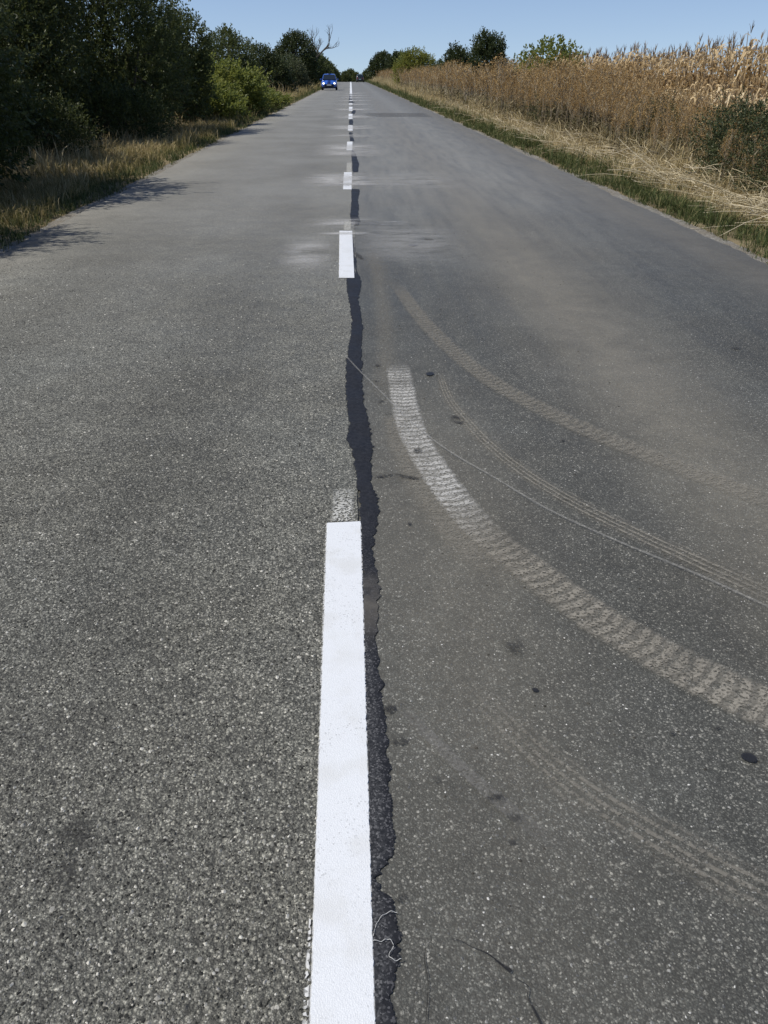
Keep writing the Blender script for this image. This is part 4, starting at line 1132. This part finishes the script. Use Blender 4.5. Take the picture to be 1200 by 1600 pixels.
def loft_body(sections):
    """sections along y: (y, [(x,z) half outline from underside centre up to top centre]); mirrored"""
    rings = []
    for y, half in sections:
        ring = [(x, y, z) for x, z in half] + [(-x, y, z) for x, z in half[::-1]]
        rings.append(ring)
    n = len(rings[0]); V = np.array([p for r_ in rings for p in r_])
    F = []
    for i in range(len(rings) - 1):
        for j in range(n):
            F.append([i * n + j, i * n + (j + 1) % n, (i + 1) * n + (j + 1) % n, (i + 1) * n + j])
    caps = []
    m = n // 2
    for base in (0, (len(rings) - 1) * n):
        for j in range(m - 1): caps.append([base + j, base + j + 1, base + n - 2 - j, base + n - 1 - j])
    return V, np.array(F), np.array(caps)


def car(name, label, loc, rz, paint, lights_on, dz=0.0):
    e = link(name, None, label=label, category='car')
    e.location = (*loc, float(prof(loc[1])) + .006 + dz); e.rotation_euler = (0, 0, rz)
    # nose at -Y
    def low(y, w, zt, zb=.24): return (y, [(.0, zb), (w * .8, zb), (w * .97, zb + .12), (w, .52), (w * .985, zt - .12), (w * .9, zt - .02), (w * .5, zt + .01), (0, zt + .02)])
    S = [low(-2.02, .62, .60, .30), low(-1.96, .76, .70, .26), low(-1.7, .84, .80), low(-1.2, .86, .93), low(-.95, .865, .99), low(0, .87, .99), low(1.2, .865, 1.0), low(1.75, .84, 1.0), low(1.98, .76, .96, .30), low(2.05, .66, .86, .34)]
    V, F, C = loft_body(S)
    me = mesh_np('body', V, [F, C], smooth=True); link('body', me, paint, e)
    def cab(y, wb, zt, wt): return (y, [(.0, .90), (wb, .90), (wb, .98), (wb * .55 + wt * .45, .98 + (zt - .98) * .5), (wt, zt - .06), (wt * .86, zt - .01), (wt * .45, zt), (0, zt + .01)])
    T = [cab(-1.08, .78, 1.0, .74), cab(-.70, .80, 1.27, .70), cab(-.32, .80, 1.53, .655), cab(.2, .80, 1.60, .65), cab(1.1, .80, 1.58, .64), cab(1.6, .79, 1.50, .63), cab(1.82, .76, 1.25, .66), cab(1.97, .74, 1.0, .70)]
    V, F, C = loft_body(T); link('roof', mesh_np('roof', V, [F, C], smooth=True), paint, e)
    def quad(nm, pts, mt, th=.01, par=e):
        P = np.array(pts, float); nrm = np.cross(P[1] - P[0], P[3] - P[0]); nrm /= np.linalg.norm(nrm)
        V = np.vstack([P + nrm * th, P - nrm * th * 2])
        return link(nm, mesh_np(nm, V, [[[0, 1, 2, 3], [7, 6, 5, 4], [0, 4, 5, 1], [1, 5, 6, 2], [2, 6, 7, 3], [3, 7, 4, 0]]]), mt, par)
    quad('windscreen', [(-.70, -1.075, 1.02), (.70, -1.075, 1.02), (.60, -.385, 1.50), (-.60, -.385, 1.50)], M_glass, .03)
    quad('rear_window', [(.62, 1.95, 1.06), (-.62, 1.95, 1.06), (-.54, 1.66, 1.46), (.54, 1.66, 1.46)], M_glass, .03)
    for sx in (-1, 1):
        quad('side_window', [(sx * .80, -.55, 1.03), (sx * .80, .35, 1.03), (sx * .695, .35, 1.47), (sx * .70, -.25, 1.47)][::-sx], M_glass, .014)
        quad('side_window', [(sx * .80, .43, 1.03), (sx * .79, 1.45, 1.05), (sx * .685, 1.3, 1.46), (sx * .695, .43, 1.47)][::-sx], M_glass, .014)
        mV, mF = box(min(sx * .86, sx * 1.02), max(sx * .86, sx * 1.02), -.72, -.6, 1.0, 1.14); link('mirror', mesh_np('mirror', mV, [mF]), paint, e)
        lp = Parts(); lp.add(*tube([(sx * .60, -1.93, .66), (sx * .60, -1.985, .665), (sx * .60, -2.0, .665)], [.105, .095, .02], 10)); link('headlight', lp.mesh('headlight', True), M_lamp if lights_on else M_chrome, e)
        tl = quad('tail_light', [(sx * .76, 2.03, .72), (sx * .52, 2.06, .72), (sx * .54, 2.03, .93), (sx * .74, 1.99, .93)][::sx], M_tail, .02)
        for wy in (-1.28, 1.28):
            ty = Parts(); ty.add(*tube([(sx * .69, wy, .30), (sx * .70, wy, .30), (sx * .86, wy, .30), (sx * .87, wy, .30)], [.22, .30, .30, .25], 18))
            rm = Parts(); rm.add(*tube([(sx * .72, wy, .30), (sx * .872, wy, .30), (sx * .874, wy, .30)], [.20, .20, .02], 12))
            w_ = link('wheel', None, None, e); link('tyre', ty.mesh('tyre', True), M_rubber, w_); link('rim', rm.mesh('rim', True), M_chrome, w_)
    V, F = box(-.52, .52, -2.05, -1.9, .33, .47); link('grille', mesh_np('grille', V, [F]), M_black, e)
    V, F = box(-.70, .70, -2.0, -1.8, .20, .32); link('bumper', mesh_np('bumper', V, [F]), M_black, e)
    V, F = box(-.70, .70, 1.9, 2.09, .28, .50); link('bumper', mesh_np('bumper', V, [F]), M_black, e)
    V, F = box(-.26, .26, -2.07, -2.045, .47, .57); link('number_plate', mesh_np('number_plate', V, [F]), M_plate, e)
    V, F = box(-.26, .26, 2.062, 2.085, .56, .66); link('number_plate', mesh_np('number_plate', V, [F]), M_plate, e)
    return e


M_glass = mat_plain('dark_car_glass', (.012, .016, .02), .06, .6)
M_chrome = mat_plain('bright_metal', (.55, .56, .58), .25, .5, Metallic=.9)
M_rubber = mat_plain('tyre_rubber', (.016, .016, .017), .8, .2)
M_black = mat_plain('black_plastic', (.014, .014, .016), .5, .4)
M_tail = mat_plain('red_lens', (.20, .012, .012), .25, .5)
M_plate = mat_plain('number_plate_white', (.62, .63, .64), .4, .4)
M_lamp, nt_l = new_mat('lit_headlamp'); nl_n = noise(nt_l, pos(nt_l)[0], 30)
finish(nt_l, nd(nt_l, 'Emission', 0, {'Color': mixc(nt_l, nl_n, (1, .98, .92), (1, 1, 1)), 'Strength': 3.0}))
M_blue = mat_plain('blue_car_paint', (.022, .095, .42), .3, .5, 3, .05, Coat_Weight=.6)
M_darkpaint = mat_plain('dark_car_paint', (.022, .03, .03), .3, .5, 3, .05, Coat_Weight=.6)
car('oncoming_car', 'bright blue compact car with lit headlights driving toward us', (-2.42, 99.5), 0, M_blue, True)
car('departing_car', 'dark car seen from behind driving away near the crest', (2.15, 208), math.pi, M_darkpaint, False)
